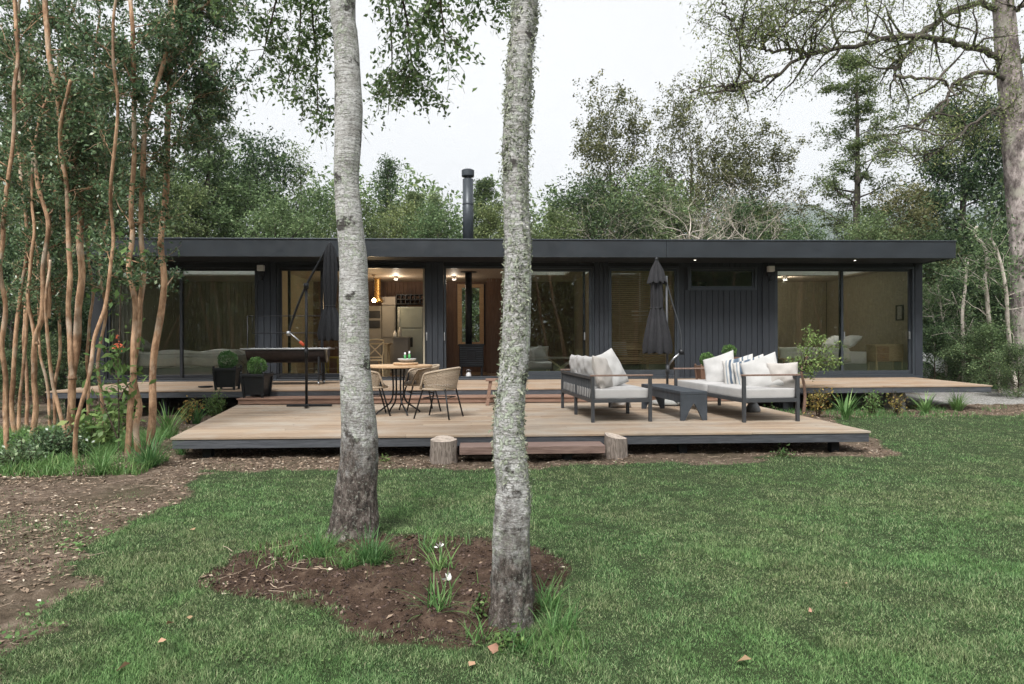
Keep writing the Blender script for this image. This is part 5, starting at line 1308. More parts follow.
for i in range(34):
    x_ = -22+i*1.4+rt_.uniform(-.6, .6); y_ = -12+rt_.uniform(-1., 1.5); Pb = walk(rt_, (x_, y_, -.1), (rt_.normal()*.1, 0, 1), rt_.uniform(7, 9), 12, .05, .07); mbt.tube(Pb, np.linspace(.12, .03, 13)*rt_.uniform(.6, 1.3), 8)
tag(mbt.build('forest_trunks', M['bk_grove'], None, True), 'pale trunks of the wood across the lawn, mirrored in the glass', 'tree trunks', kind='stuff')

# ------------------------------------------------------------------ the two birches
def birch(label, pts, Y, m, ztop, seed, sides=56, lean=(0, 0), ph=0):
    d_ = Y
    P = []; Rr = []
    for y, xl_, xr_ in pts:
        p = PY((xl_+xr_)/2, y, Y); dep = float(np.dot(p-np.array([0, 0, H]), cF)); P.append(p); Rr.append((xr_-xl_)/2*dep/FL)
    P = np.array(P); Rr = np.array(Rr)
    base = np.array([P[0][0], P[0][1], 0.])
    P = np.vstack([[P[0][0], Y, -.15], P]); Rr = np.concatenate([[Rr[0]*1.12], Rr])
    top = P[-1]; dirn = np.array([lean[0], lean[1], 1.])
    n_ = 6
    for i in range(1, n_+1):
        P = np.vstack([P, top+dirn*(ztop-top[2])*i/n_+np.array([.08*math.sin(i*1.3+ph), .08*math.cos(i*1.7+ph), 0])]); Rr = np.append(Rr, Rr[len(pts)]*(1-.86*i/n_))
    # resample finely by height
    n = 420; zs = np.linspace(P[0][2], P[-1][2], n); pp = catmull(P, n*3); order = np.argsort(pp[:, 2])
    cx_ = np.interp(zs, pp[order, 2], pp[order, 0]); cy_ = np.interp(zs, pp[order, 2], pp[order, 1]); rr = np.interp(zs, P[:, 2], Rr)
    th = np.arange(sides)*2*PI/sides
    Z = np.repeat(zs[:, None], sides, 1); CA, SA_ = np.cos(th)[None, :], np.sin(th)[None, :]
    nz = fbm(CA*1.6+3, SA_*1.6, Z*1.5, seed, 3)-.5; fine = fbm(CA*7+3, SA_*7, Z*13, seed+5, 3)-.5; ring = vn(CA*1.2, SA_*1.2, Z*38, seed+8)-.5
    low = np.clip(1-Z/.9, 0, 1)
    flute = np.sin(th*5+seed)[None, :]*.07*np.clip(1-Z/.30, 0, 1)**1.5
    rad = rr[:, None]*(1+.10*nz+flute)+fine*(.007+.034*low)+ring*.0018
    V = np.stack([cx_[:, None]+rad*CA-base[0], cy_[:, None]+rad*SA_-base[1], Z], 2).reshape(-1, 3)
    I = np.arange(n-1)[:, None]*sides; J = np.arange(sides)[None, :]; J2 = (J+1) % sides
    F = np.stack([I+J, I+J2, I+sides+J2, I+sides+J], 2).reshape(-1, 4)
    t = thing('birch_tree', label, 'tree', base)
    link('trunk', np_mesh('trunk', V, F, 4), m, t, True)
    cen = lambda z: np.array([np.interp(z, zs, cx_), np.interp(z, zs, cy_), z]); rad_ = lambda z: float(np.interp(z, zs, rr))
    return t, base, cen, rad_
b1, base1, cen1, rad1 = birch('white barked birch, the left and thicker of the two, with dark base', [(548, 320, 384), (540, 324, 381), (532, 329, 379.5), (515, 333, 377.5), (490, 335.5, 376.5), (465, 339.5, 377), (437, 341.5, 377.5), (404, 341, 373.8), (370, 340, 370.5), (340, 339.6, 369.3), (300, 339.3, 368.4), (260, 339.3, 367.2), (226, 337, 363), (180, 334.5, 358.5), (150, 334.8, 360.5), (110, 335, 362.3), (62, 334.8, 359.6), (34, 333.6, 357.6), (0, 331, 355.5)], 4.86, M['birch1'], 10.2, 5, 64, (-.03, .03))
b2, base2, cen2, rad2 = birch('slender birch shaggy with pale lichen, the right and nearer of the two', [(634, 487, 535.5), (620, 490, 533), (600, 491, 531.5), (570, 492, 530.5), (530, 493, 530), (500, 495, 530), (485, 497, 530), (460, 493.5, 527), (430, 493, 524), (400, 496, 525), (350, 501, 529.5), (300, 503, 531), (250, 504.5, 531), (200, 503.5, 528.5), (150, 502.5, 528), (100, 505, 531), (50, 509, 533), (0, 513.5, 537.5)], 3.32, M['birch2'], 9.2, 9, 64, (.07, .02), 2)
# lichen shag on the right birch
r = np.random.default_rng(5); n = 15000; zq = 5.2*r.uniform(.06, 1, n)**.8; az = r.uniform(0, 2*PI, n)
keepq = fbm(np.cos(az)*1.5, np.sin(az)*1.5, zq*2.1, 91) > .50-.14*np.clip((zq-1.2)/2, 0, 1)-.06*(np.cos(az) < -.3)
zq, az = zq[keepq], az[keepq]; C0 = np.array([cen2(z) for z in zq]); rr_ = np.array([rad2(z) for z in zq])
out_ = r.exponential(.0032, len(zq))*(1+1.2*(zq > 1.9))
C = C0+np.stack([np.cos(az), np.sin(az), np.zeros(len(az))], 1)*(rr_*1.0+out_+.001)[:, None]-base2
V, F = leafquads(C, .013+.016*r.uniform(0, 1, len(C))**2, 9, 0, .26, .3, np.stack([np.cos(az)*.3, np.sin(az)*.3, -np.full(len(az), .3)], 1))
link('lichen', np_mesh('lichen', V, F, 4), M['lf_moss'], b2)
# hanging leafy branches of the birches
def leafy(parent, base, path, m_leaf, m_wood, seed, r0=.02, twigs=14, tl=.45, nl=34, ls=.055, sig=.06, droop=-.10, name='branch', acc=None, t0=.25):
    P = catmull(path, 26); T_ = acc or Tree(seed); r = T_.r
    T_.w.tube(P, np.linspace(r0, r0*.2, 26), 6, False)
    for i in range(twigs):
        k = int(25*(t0+(1-t0)*r.uniform(0, 1))); k = min(k, 24)
        B = walk(r, P[k], frame_dir(r, P[k+1]-P[k], R(r.uniform(30, 80)), r.uniform(0, 6.28)), tl*r.uniform(.5, 1.3), 5, droop, .2)
        T_.w.tube(B, np.linspace(r0*.22, r0*.06, 6), 3, False)
        for j in range(3):
            D = walk(r, B[1+j], frame_dir(r, B[2]-B[1], R(45), r.uniform(0, 6.28)), tl*.45, 3, droop, .2); T_.w.tube(D, [r0*.08]*4, 3, False); T_.leaves(D, nl//4, sig, ls, .2)
        T_.leaves(B, nl//3, sig, ls, .2)
    return T_
def finish(T_, parent, base, lm, wm, asp=.5, seed=4, cn='crown', bn='branches'):
    V = np.vstack(T_.w.v)-base; me = bpy.data.meshes.new(bn); me.from_pydata(V.tolist(), [], T_.w.f); link(bn, me, wm, parent, True)
    T_.c = [c-base for c in T_.c]; link(cn, T_.mesh(cn, asp, seed), lm, parent)
T1 = Tree(101)
def pth(*pts): return [PY(x, y, Y) for x, y, Y in pts]
c_ = cen1(4.7)
for path, tw in (
    (pth((350, -70, 4.9), (385, -50, 5.3), (405, 10, 5.6), (410, 50, 5.7), (415, 85, 5.75)), 30),
    (pth((350, -90, 4.9), (375, -60, 5.6), (388, 0, 6.2), (392, 60, 6.4), (388, 115, 6.4)), 24),
    (pth((350, -110, 4.9), (400, -70, 5.2), (440, -25, 5.4), (480, -8, 5.5), (500, 2, 5.5)), 22),
    (pth((345, -80, 4.9), (370, -60, 4.5), (430, -30, 4.4), (440, 0, 4.5), (445, 45, 4.6)), 14),
    (pth((340, -70, 4.9), (318, -45, 5.4), (312, 5, 5.7), (316, 55, 5.8), (318, 110, 5.8)), 26),
    (pth((340, -100, 4.9), (300, -70, 5.2), (282, -20, 5.4), (270, 25, 5.5), (262, 60, 5.5)), 22),
    (pth((340, -100, 4.9), (290, -70, 5.8), (300, -10, 6.3), (298, 50, 6.4), (286, 85, 6.4)), 20),
    (pth((340, -120, 4.9), (270, -80, 5.0), (235, -30, 5.1), (215, -5, 5.1)), 12)):
    leafy(b1, base1, path, None, None, 0, .016, tw, .44, 40, .047, .030, -.16, acc=T1, t0=.30)
for i in range(16):   # unseen crown above the frame
    z = 5.6+i*.27; a = i*2.4; p = cen1(z); d = np.array([math.cos(a), math.sin(a), .5])
    leafy(b1, base1, [p, p+d*.7, p+d*1.3+[0, 0, -.05], p+d*1.7+[0, 0, -.35]], None, None, 0, .018, 8, .5, 30, .06, .09, -.08, acc=T1)
finish(T1, b1, base1, M['lf_birch'], M['bk_twig'], .52)
T2 = Tree(102)
for i in range(16):
    z = 5.2+i*.24; a = i*2.4+1; p = cen2(z); d = np.array([math.cos(a), math.sin(a), .55])
    leafy(b2, base2, [p, p+d*.5, p+d*1.0, p+d*1.35+[0, 0, -.2]], None, None, 0, .014, 8, .45, 28, .055, .08, -.05, acc=T2)
finish(T2, b2, base2, M['lf_birch'], M['bk_twig'], .52)

# ------------------------------------------------------------------ myrtle grove on the left (stems traced upward from the ground)
GR = [
 ('cinnamon barked myrtle at the left edge, two close stems', [
  ([(9, 453), (7, 435), (5.5, 420), (4, 385), (4.5, 351), (5, 303), (2, 252), (3, 201), (12, 146), (16, 73), (15, 0), (12, -60)], 6.0),
  ([(14, 440), (13, 413), (12, 376), (15, 321), (22, 285), (27, 252), (25, 200), (17, 140), (16, 60), (22, -10)], 5.2)]),
 ('cinnamon barked myrtle, second from the left, forking above knee height', [
  ([(31, 442), (33, 420), (35, 376), (36.5, 340), (44, 314), (42, 267), (46, 230), (42, 205), (36.5, 164), (27, 128), (21, 73), (17, 20), (12, -50)], 6.2),
  ([(36.5, 345), (31, 322), (27, 300), (32, 259), (35, 230), (30, 180), (40, 120), (52, 85), (60, 60)], 4.0),
  ([(46, 318), (50, 290), (50, 260), (48, 235), (54, 190), (66, 160), (74, 130)], 4.2)]),
 ('myrtle with a thin stem bowing right beside a thick straight stem', [
  ([(70, 452), (60, 413), (52, 375), (47, 330), (45, 300), (50, 260)], 4.8),
  ([(69, 449), (73, 410), (75, 376), (78, 321), (80, 267), (80, 230), (78.6, 205), (75, 153), (62, 125), (57, 91), (51, 55), (44, 0), (40, -60)], 8.6),
  ([(73, 380), (71, 351), (69, 303), (68, 230), (66, 190), (60, 155), (62, 120), (70, 80)], 6.2)]),
 ('slim myrtle stem leaning right in front of the cabin corner', [
  ([(79, 466), (76, 445), (77, 420), (88, 387), (94, 360), (97, 336), (106, 296), (111.5, 252), (109, 215), (110, 183), (116, 110), (112, 50), (118, -20)], 5.0)]),
 ('myrtle of two wavy stems crossing before the left bedroom glass', [
  ([(127, 456), (127.5, 430), (128, 413), (133.5, 351), (135, 303), (130, 267), (131, 230), (130, 219), (133, 146), (132, 73), (135, 37), (130, 0), (128, -50)], 7.0),
  ([(137, 452), (135, 428), (139, 405), (135, 369), (141, 321), (142.6, 277), (141, 230), (143, 183), (144, 146), (150, 106), (161, 66), (172, 22), (180, -40)], 7.2)]),
 ('thick smooth myrtle stem farthest right in the grove, rising by the deck', [
  ([(152, 446), (152, 420), (153, 394), (155, 354), (163, 303), (162, 252), (162, 238), (168, 183), (168, 128), (170, 73), (174, 22), (172, -20), (178, -60)], 8.4),
  ([(170, 60), (176, 35), (188, 15), (205, 5), (220, -12)], 3.6), ([(168, 150), (178, 138), (186, 110), (200, 95)], 2.4)]),
 ('slim pale myrtle between the left clumps, behind them', [
  ([(28, 425), (26, 380), (24, 330), (26, 270), (30, 200), (24, 120), (30, 40), (28, -30)], 4.),
  ([(18, 436), (20, 390), (26, 340), (30, 300), (28, 250), (34, 190), (44, 140), (50, 80)], 3.8),
  ([(50, 428), (48, 380), (40, 350), (38, 300), (36, 240), (50, 150), (58, 60)], 3.4)]),
 ('pair of slim leaning myrtle stems behind the thick straight stem', [
  ([(88, 430), (90, 390), (86, 350), (93, 300), (88, 240), (97, 180), (100, 120), (112, 60)], 3.6),
  ([(57, 432), (55, 390), (61, 350), (58, 300), (65, 250), (60, 200), (72, 150), (80, 90)], 3.6)]),
 ('slim twisting myrtle stem left of the flowering shrub', [
  ([(104, 436), (102, 400), (97, 360), (104, 310), (99, 260), (109, 200), (103, 140), (96, 80), (100, 10)], 3.8)]),
]
for gi, (lab, stems) in enumerate(GR):
    b0 = PZ(stems[0][0][0][0], stems[0][0][0][1], 0.); base = np.array([b0[0], b0[1], 0.]); t = thing('myrtle_tree', lab, 'tree', base, 0, 'cinnamon barked myrtle trees')
    Tg = Tree(200+gi); r = Tg.r
    for si, (pp, wd) in enumerate(stems):
        y0 = PZ(pp[0][0], pp[0][1], 0.)[1] if pp[0][1] > 420 else base[1]
        Pw = np.array([PY(x, y, y0+.30*math.sin(i*.7+gi+si*2)*(i/len(pp))) for i, (x, y) in enumerate(pp)])
        if pp[0][1] > 420: Pw = np.vstack([Pw[0]-[0, 0, .15], Pw])
        C = catmull(Pw, 90); n = len(C); dep = y0; rad = wd*.40*dep/FL*np.linspace(1.1, .6, n); rad[:6] *= np.linspace(1.5, 1.02, 6)
        C[:, :2] += np.stack([vn(C[:, 2]*2.2, si, gi, 7)-.5, vn(C[:, 2]*2.2, si+9, gi, 8)-.5], 1)*.05
        mbk = MB(base); mbk.tube(C, rad*(1+.14*(vn(C[:, 2]*6, gi, si, 3)-.5)+.1*(vn(C[:, 2]*19, gi, si, 4)-.5)), 14); mbk.build('stem', M['bk_grove'], t, True)
        ks = [k for k in range(n-1) if C[k][2] > 1.7]
        nb = int(len(ks)*(.50 if gi != 5 else .26))
        for i in range(nb):
            k = ks[int(r.uniform(0, 1)**.8*len(ks))]; hfrac = min(1, (C[k][2]-1.7)/3.)
            if r.uniform() > .25+.75*hfrac: continue
            d = frame_dir(r, C[k+1]-C[k], R(r.uniform(35, 80)), r.uniform(0, 6.28)); d[1] = abs(d[1])*1.1+.12 if r.uniform() < .8 else d[1]; L = r.uniform(.3, .95)*(.6+.55*hfrac)
            B = walk(r, C[k], d, L, 6, .06, .16); Tg.w.tube(B, np.linspace(rad[k]*.34, .002, 7), 5, False)
            for j in range(8):
                q = r.integers(1, 6); D = walk(r, B[q], frame_dir(r, B[q+1]-B[q], R(r.uniform(25, 70)), r.uniform(0, 6.28)), r.uniform(.12, .38), 4, .02, .2)
                Tg.w.tube(D, np.linspace(.004, .0015, 5), 3, False); Tg.leaves(D, int(24+7*hfrac), .045, .056, .15)
    if Tg.c: finish(Tg, t, base, M['lf_grove'], M['bk_grove'], .5)
# climbing flowering shrub in front of the bedroom glass
p = PZ(116, 470, 0); base = np.array([p[0], 8.4, 0]); t = thing('flowering_shrub', 'thin leafy shrub with an orange flower among the myrtle stems', 'shrub', base); Tf = Tree(301)
for path in ([(118, 470), (119, 420), (118, 370), (120, 320), (121, 262), (118, 235)], [(118, 440), (108, 415), (98, 398), (92, 388)], [(119, 400), (128, 385), (138, 378)], [(119, 380), (112, 360), (104, 345)]):
    P = np.array([PY(x, y, 8.4+.1*i) for i, (x, y) in enumerate(path)]); Tf.w.tube(catmull(P, 24), np.linspace(.010, .004, 24), 6)
    Tf.leaves(catmull(P, 24), 30, .10, .13, .12)
for cx_, cy_, s_, n_ in ((122, 300, .13, 14), (118, 350, .15, 30), (112, 380, .16, 30), (124, 400, .14, 16), (100, 250, .12, 12), (128, 262, .14, 20), (112, 255, .14, 16)):
    c = PY(cx_, cy_, 8.6); Tf.leaves(np.array([c, c+[0, .05, .05]]), n_, s_, .11, 0)
finish(Tf, t, base, M['lf_shrub'], M['bk_twig'], .42)
fl = MB(base); c = PY(119, 346, 8.25); C = c+np.random.default_rng(3).normal(size=(26, 3))*[.03, .02, .028]; C2 = PY(117, 337, 8.3)+np.random.default_rng(4).normal(size=(7, 3))*.012
V, F = leafquads(np.vstack([C, C2])-base, .024, 5, 0, .8); link('flower', np_mesh('flower', V, F, 4), M['lf_flower'], t)

# ------------------------------------------------------------------ big pale tree at the right edge
yb_ = 18.
b0 = PY(1032, 392, yb_); base = np.array([b0[0], yb_, 0.]); t = thing('old_tree', 'huge rough pale trunk at the right edge with long mossy boughs', 'tree', base); Tb = Tree(401); r = Tb.r
TP = [(1034, 402), (1031, 380), (1027, 300), (1024, 234), (1019, 180), (1014, 128), (1010, 80), (1006, 40), (1003, 0), (998, -60), (996, -140), (990, -220)]
tk = np.array([PY(x, y, yb_) for x, y in TP]); tk[0][2] = -.2; C = catmull(tk, 160)
th = np.arange(40)*2*PI/40; rr = np.interp(C[:, 2], [0, .6, 2, 6, 9, 14, 17], [.56, .42, .38, .33, .28, .2, .06])
rad = rr[:, None]*(1+.12*(fbm(np.cos(th)[None]*2, np.sin(th)[None]*2, C[:, 2][:, None]*1.2, 95)-.5))+.03*(fbm(np.cos(th)[None]*6, np.sin(th)[None]*6, C[:, 2][:, None]*2.5, 96)-.5)
V = np.stack([C[:, 0][:, None]+rad*np.cos(th), C[:, 1][:, None]+rad*np.sin(th), np.repeat(C[:, 2][:, None], 40, 1)], 2).reshape(-1, 3)-base
I = np.arange(159)[:, None]*40; J = np.arange(40)[None]; F = np.stack([I+J, I+(J+1) % 40, I+40+(J+1) % 40, I+40+J], 2).reshape(-1, 4)
link('trunk', np_mesh('trunk', V, F, 4), M['bk_big'], t, True)
def bough(pts, r0, tw, tl=1.1, nl=26, y=(18, 16.5), ls=.085, sub=True, r1=.03):
    P = np.array([PY(x, yy, y[0]+(y[1]-y[0])*i/(len(pts)-1)) for i, (x, yy) in enumerate(pts)]); Pc = catmull(P, 40)
    Pc[1:-1] += r.normal(size=(38, 3))*.03
    Tb.w.tube(Pc, np.linspace(r0*.55, r1*.6, 40), 9, False)
    for i in range(tw):
        k = int(4+34*r.uniform(0, 1)); d = frame_dir(r, Pc[min(k+1, 39)]-Pc[k], R(r.uniform(35, 85)), r.uniform(0, 6.28))
        B = walk(r, Pc[k], d, tl*r.uniform(.5, 1.4), 6, .05, .24); Tb.w.tube(B, np.linspace(r0*.2+.006, .006, 7), 4, False)
        for j in range(5):
            D = walk(r, B[1+j], frame_dir(r, B[1+j]-B[j], R(45), r.uniform(0, 6.28)), tl*.55, 4, .02, .26); Tb.w.tube(D, np.linspace(.007, .003, 5), 3, False)
            Tb.leaves(D, int(nl*.8), .15, ls, .1, .6)
    return Pc
bough([(1002, 60), (983, 49), (960, 45), (945, 40), (915.5, 36.6), (886, 38), (850, 47.5), (813, 53), (776.6, 73), (745, 83.5), (728, 88), (714, 104)], .17, 34, 1.2, 22, (18, 15.5))
bough([(745, 83.5), (728, 86), (707, 88), (690, 92)], .05, 10, .7, 20, (15.8, 15.4))
bough([(813, 53), (795, 51), (765, 49), (767, 36), (791, 20), (800, -10)], .08, 18, .9, 26, (16.4, 15.6))
bough([(765, 49), (745, 45), (735, 30), (725, 10), (720, -15)], .05, 16, 1.0, 26, (16., 15.3))
bough([(1000, 10), (974, 2), (945, 18), (915, 40), (901, 62), (895, 69), (901, 77), (923, 79), (939, 79), (950, 88), (958, 96)], .15, 24, 1.1, 26, (18, 16))
bough([(1008, 85), (992, 73), (967, 77), (950, 88), (945, 105), (925, 120), (900, 130)], .12, 20, 1.2, 26, (18, 16.6))
bough([(1012, 110), (990, 112), (970, 125), (940, 150), (915, 165)], .08, 18, 1.2, 30, (18, 16.8))
bough([(1000, -10), (960, -40), (900, -30), (850, 0), (820, 10)], .12, 30, 1.3, 30, (18, 15.6))
bough([(998, -50), (940, -80), (860, -60), (790, -30), (750, -20)], .12, 30, 1.5, 30, (18, 15))
bough([(1003, 20), (1030, 0), (1070, -40), (1120, -60)], .14, 14, 1.4, 30, (18, 17))
bough([(1008, 70), (1040, 50), (1090, 30)], .12, 12, 1.4, 30, (18, 17))
bough([(996, -120), (960, -190), (900, -220)], .12, 16, 1.6, 30, (18, 17)); bough([(996, -150), (1040, -220), (1100, -240)], .12, 16, 1.6, 30, (18, 18))
finish(Tb, t, base, M['lf_olive'], M['bk_grey'], .4)
# pale twisted stems at the right
TW = [('twisted pale stem with a hooked top, most crooked of those at the right', [(1000, 376), (999, 372), (993, 345), (989, 320), (987, 296), (985, 280), (987, 264), (984, 246), (975, 236), (977, 226)], 4.2, 17.5),
 ('pale stem curving up just left of the thick trunk', [(1016, 384), (1013, 372), (1008, 329), (1007, 305), (1006, 290), (1002, 268), (996, 248), (990, 238)], 4.2, 17.),
 ('straight pale stem standing by the clearing right of the cabin', [(964, 370), (963, 345), (962.5, 312), (965, 290), (966, 274), (968, 262)], 3.6, 19.5),
 ('thin leaning stem in the dark right of the cabin', [(946, 350), (943, 325), (940, 300), (938, 285)], 2., 22),
 ('thin bowed stem nearest the right cabin corner', [(935, 348), (936, 330), (932, 312), (927, 300)], 2., 22.5),
 ('short pale stem beside the straight one', [(972, 358), (969, 335), (961, 315), (952, 292)], 1.8, 21),
 ('second pale stem close to the thick trunk', [(1021, 372), (1015, 345), (1014, 300), (1017, 280), (1014, 262)], 2.8, 18)]
for i, (lab, pp, wd, y) in enumerate(TW):
    p0 = PY(pp[0][0], pp[0][1], y); base = np.array([p0[0], y, 0.]); t = thing('bare_sapling', lab, 'tree', base, 0, 'pale twisted saplings'); Tt = Tree(500+i); r = Tt.r
    P = np.array([PY(x, yy, y+.1*math.sin(k)) for k, (x, yy) in enumerate(pp)]); P = np.vstack([[P[0][0], P[0][1], -.1], P]); C = catmull(P, 50); mbk = MB(base)
    mbk.tube(C, np.linspace(wd/2*y/FL*1.2, wd/2*y/FL*.6, 50)*(1+.2*(vn(C[:, 2]*5, i)-.5)), 9); mbk.build('trunk', M['bk_pale'], t, True)
    for j in range(16):
        k = int(r.uniform(14, 48)); B = walk(r, C[k], frame_dir(r, C[k+1]-C[k], R(r.uniform(30, 75)), r.uniform(0, 6.28)), r.uniform(.4, 1.1), 6, .04, .25); Tt.w.tube(B, np.linspace(.011, .004, 7), 4, False)
        Tt.leaves(B, 60, .15, .08, .2)
    finish(Tt, t, base, M['lf_mid'], M['bk_pale'], .45)

# ------------------------------------------------------------------ small plants
def straps(n, L, w, spread, seed, arch=.8):
    r = np.random.default_rng(seed); V = []; F = []; k = 0
    for i in range(n):
        a = r.uniform(0, 6.28); l = L*r.uniform(.55, 1.15); el = R(r.uniform(90-spread, 88)); p = np.array([r.normal()*.03, r.normal()*.03, 0.]); d = np.array([math.cos(a)*math.cos(el), math.sin(a)*math.cos(el), math.sin(el)])
        s = np.array([-math.sin(a), math.cos(a), 0.]); ww = w*r.uniform(.7, 1.2); S = 6; ar = arch*r.uniform(.4, 1.5)
        for j in range(S+1):
            wj = ww*(1-(j/S)**2*.93)/2; V += [p-s*wj, p+s*wj]; d = nrm(d+np.array([math.cos(a)*.10, math.sin(a)*.10, -.16*ar*j/S])); p = p+d*l/S
            if j < S: F.append((k+2*j, k+2*j+1, k+2*j+3, k+2*j+2))
        k += 2*(S+1)
    return np.array(V), np.array(F)
def strap_plant(label, loc, n, L, w, spread, seed, m='lf_blade', name='strap_leaved_plant', arch=.8, cat='plant', group='strap leaved plants'):
    V, F = straps(n, L, w, spread, seed, arch); t = link(name, np_mesh(name, V, F, 4), M[m]); t.location = [float(v) for v in loc]
    return tag(t, label, cat, group)
def gz(px, py): p = PZ(px, py, 0); p[2] = float(ground_h(np.array([p[0]]), np.array([p[1]]))[0])-.01; return p
for a in (
 ('bright grass tuft at the left foot of the left birch', gz(318, 559), 90, .24, .006, 60, 1), ('wide grassy clump in front of the left birch', gz(371, 566), 260, .27, .006, 75, 2),
 ('small grass clump right of the left birch foot', gz(348, 572), 60, .17, .006, 70, 3), ('narrow upright tuft left of the white flowers', gz(428, 556), 34, .17, .008, 35, 4),
 ('strappy tuft below the upper white flower', gz(439, 578), 40, .20, .010, 40, 5), ('arching thin leaved tuft in the middle of the dark soil', gz(437, 612), 44, .26, .007, 70, 6, 1.3),
 ('loose grass clump right of the right birch foot', gz(548, 612), 120, .22, .006, 75, 7), ('leaning grass clump low right of the right birch', gz(560, 634), 70, .22, .006, 80, 8),
 ('tall grass at the very foot of the right birch, left side', gz(478, 642), 40, .15, .006, 60, 9), ('grass clump beneath the right birch, in front', gz(520, 650), 90, .13, .007, 80, 10),
 ('sword leaved clump before the terrace, right of the young tree', gz(845, 419), 46, .58, .030, 28, 11, .5), ('spiky green clump before the terrace near its right end', gz(925, 414), 60, .48, .022, 55, 12, .6),
 ('feathery grass clump at the right end of the planting strip', gz(957, 411), 150, .52, .012, 50, 13), ('sword leaved clump beside the left end of the lower deck', gz(168, 436), 50, .62, .022, 35, 14),
 ('second sword leaved clump beside the deck, farther back', gz(196, 424), 40, .5, .018, 40, 15), ('grassy clump in front of the rightmost myrtle stem', gz(150, 468), 150, .5, .010, 60, 16), ('grassy clump among the myrtle stems', gz(102, 474), 130, .42, .010, 65, 17),
 ('small grassy tuft at the left deck corner', gz(182, 455), 60, .28, .010, 60, 18)):
    strap_plant(a[0], a[1], a[2], a[3], a[4], a[5], a[6], arch=a[7] if len(a) > 7 else .9)
for i, (x_, y_, yy, lab) in enumerate(((440, 547, 578, 'upper white crocus like flower above its tuft'), (449.5, 580, 606, 'lower white crocus like flower in the dark soil'))):
    b = gz(x_, yy); hgt = ZY(x_, y_, b[1]); t = thing('white_flower', lab, 'flower', b)
    MB().tube([(0, 0, 0), (.01, 0, hgt*.5), (0, 0, hgt-b[2])], .0035, 6).build('stalk', M['lf_blade'], t)
    r = np.random.default_rng(i); C = r.normal(size=(9, 3))*.010+[0, 0, hgt-b[2]+.012]; V, F = leafquads(C, .033, i, 0, .5, .1, np.array([0, 0, 1.])); link('petals', np_mesh('petals', V, F, 4), M['lf_petal'], t)
def leafy_shrub(label, loc, h, w, n, ls, m, seed, stems=7, name='small_shrub', asp=.5, cat='shrub', z0=.25, bark='bk_twig'):
    T_ = Tree(seed); r = T_.r
    for i in range(stems):
        a = r.uniform(0, 6.28); B = walk(r, (0, 0, -.03), (math.cos(a)*w/h*.6, math.sin(a)*w/h*.6, 1), h*r.uniform(.7, 1.05), 7, .05, .1); T_.w.tube(B, np.linspace(.010, .003, 8)*(h/.5)**.4, 5)
        for j in range(4):
            k = 2+j; D = walk(r, B[k], frame_dir(r, B[k+1]-B[k], R(50), r.uniform(0, 6.28)), w*.4, 4, .05, .15); T_.w.tube(D, [.003]*5, 3); T_.leaves(D, n//(stems*5), ls*.8, ls, .2)
        T_.leaves(B, n//(stems*5), ls, ls, z0)
    t = thing(name, label, cat, loc); finish(T_, t, np.zeros(3), M[m], M[bark], asp); return t
leafy_shrub('reddening bushy shrub beside the young tree trunk before the terrace', gz(818, 417), .62, .46, 380, .055, 'lf_orange', 601)
leafy_shrub('yellow green airy shrub in the middle of the planting strip', gz(872, 415), .52, .42, 460, .055, 'lf_shrub', 602)
leafy_shrub('small orange tinged shrub with a pale stem before the terrace', gz(896, 415), .52, .34, 200, .05, 'lf_orange', 603)
leafy_shrub('small yellowish shrub seen beneath the right sofa', gz(766, 420), .35, .3, 240, .05, 'lf_shrub', 604)
leafy_shrub('upright bright green shrub left of the lower deck', gz(213, 420), .62, .22, 900, .04, 'lf_shrub', 605, 5)
leafy_shrub('yellow bronze shrub in the shade left of the upright green one', gz(188, 424), .52, .30, 300, .06, 'lf_orange', 606)
leafy_shrub('low leafy weed under the front edge of the lower deck, right part', gz(783, 456), .12, .28, 260, .035, 'lf_shrub', 607, 9, 'weed', cat='weed')
leafy_shrub('low leafy weed before the deck between left birch and stump', gz(384, 461), .10, .16, 120, .035, 'lf_shrub', 608, 5, 'weed', cat='weed')
leafy_shrub('leafy weed at the front foot of the right birch', gz(508, 646), .09, .16, 160, .035, 'lf_shrub', 609, 7, 'weed', cat='weed')
leafy_shrub('weed climbing at the left foot of the right birch', gz(482, 622), .22, .10, 110, .028, 'lf_shrub', 610, 4, 'weed', cat='weed')
leafy_shrub('broad leaved plant at the myrtle feet, left of the flowering shrub', gz(96, 452), .55, .5, 260, .11, 'lf_shrub', 611, 7)
leafy_shrub('dark leafy plant among the leftmost myrtle stems', gz(40, 462), .45, .6, 900, .05, 'lf_grove', 612, 9)
leafy_shrub('dark leafy plant between the second and third myrtle', gz(62, 458), .42, .6, 900, .05, 'lf_grove', 613, 9)
leafy_shrub('leafy plant with wide leaves hugging the left deck end', gz(112, 430), .62, .5, 220, .12, 'lf_shrub', 614, 6)
leafy_shrub('green undergrowth bush left of the bowing myrtle stem', gz(22, 470), .35, .5, 700, .05, 'lf_grove', 615, 9)
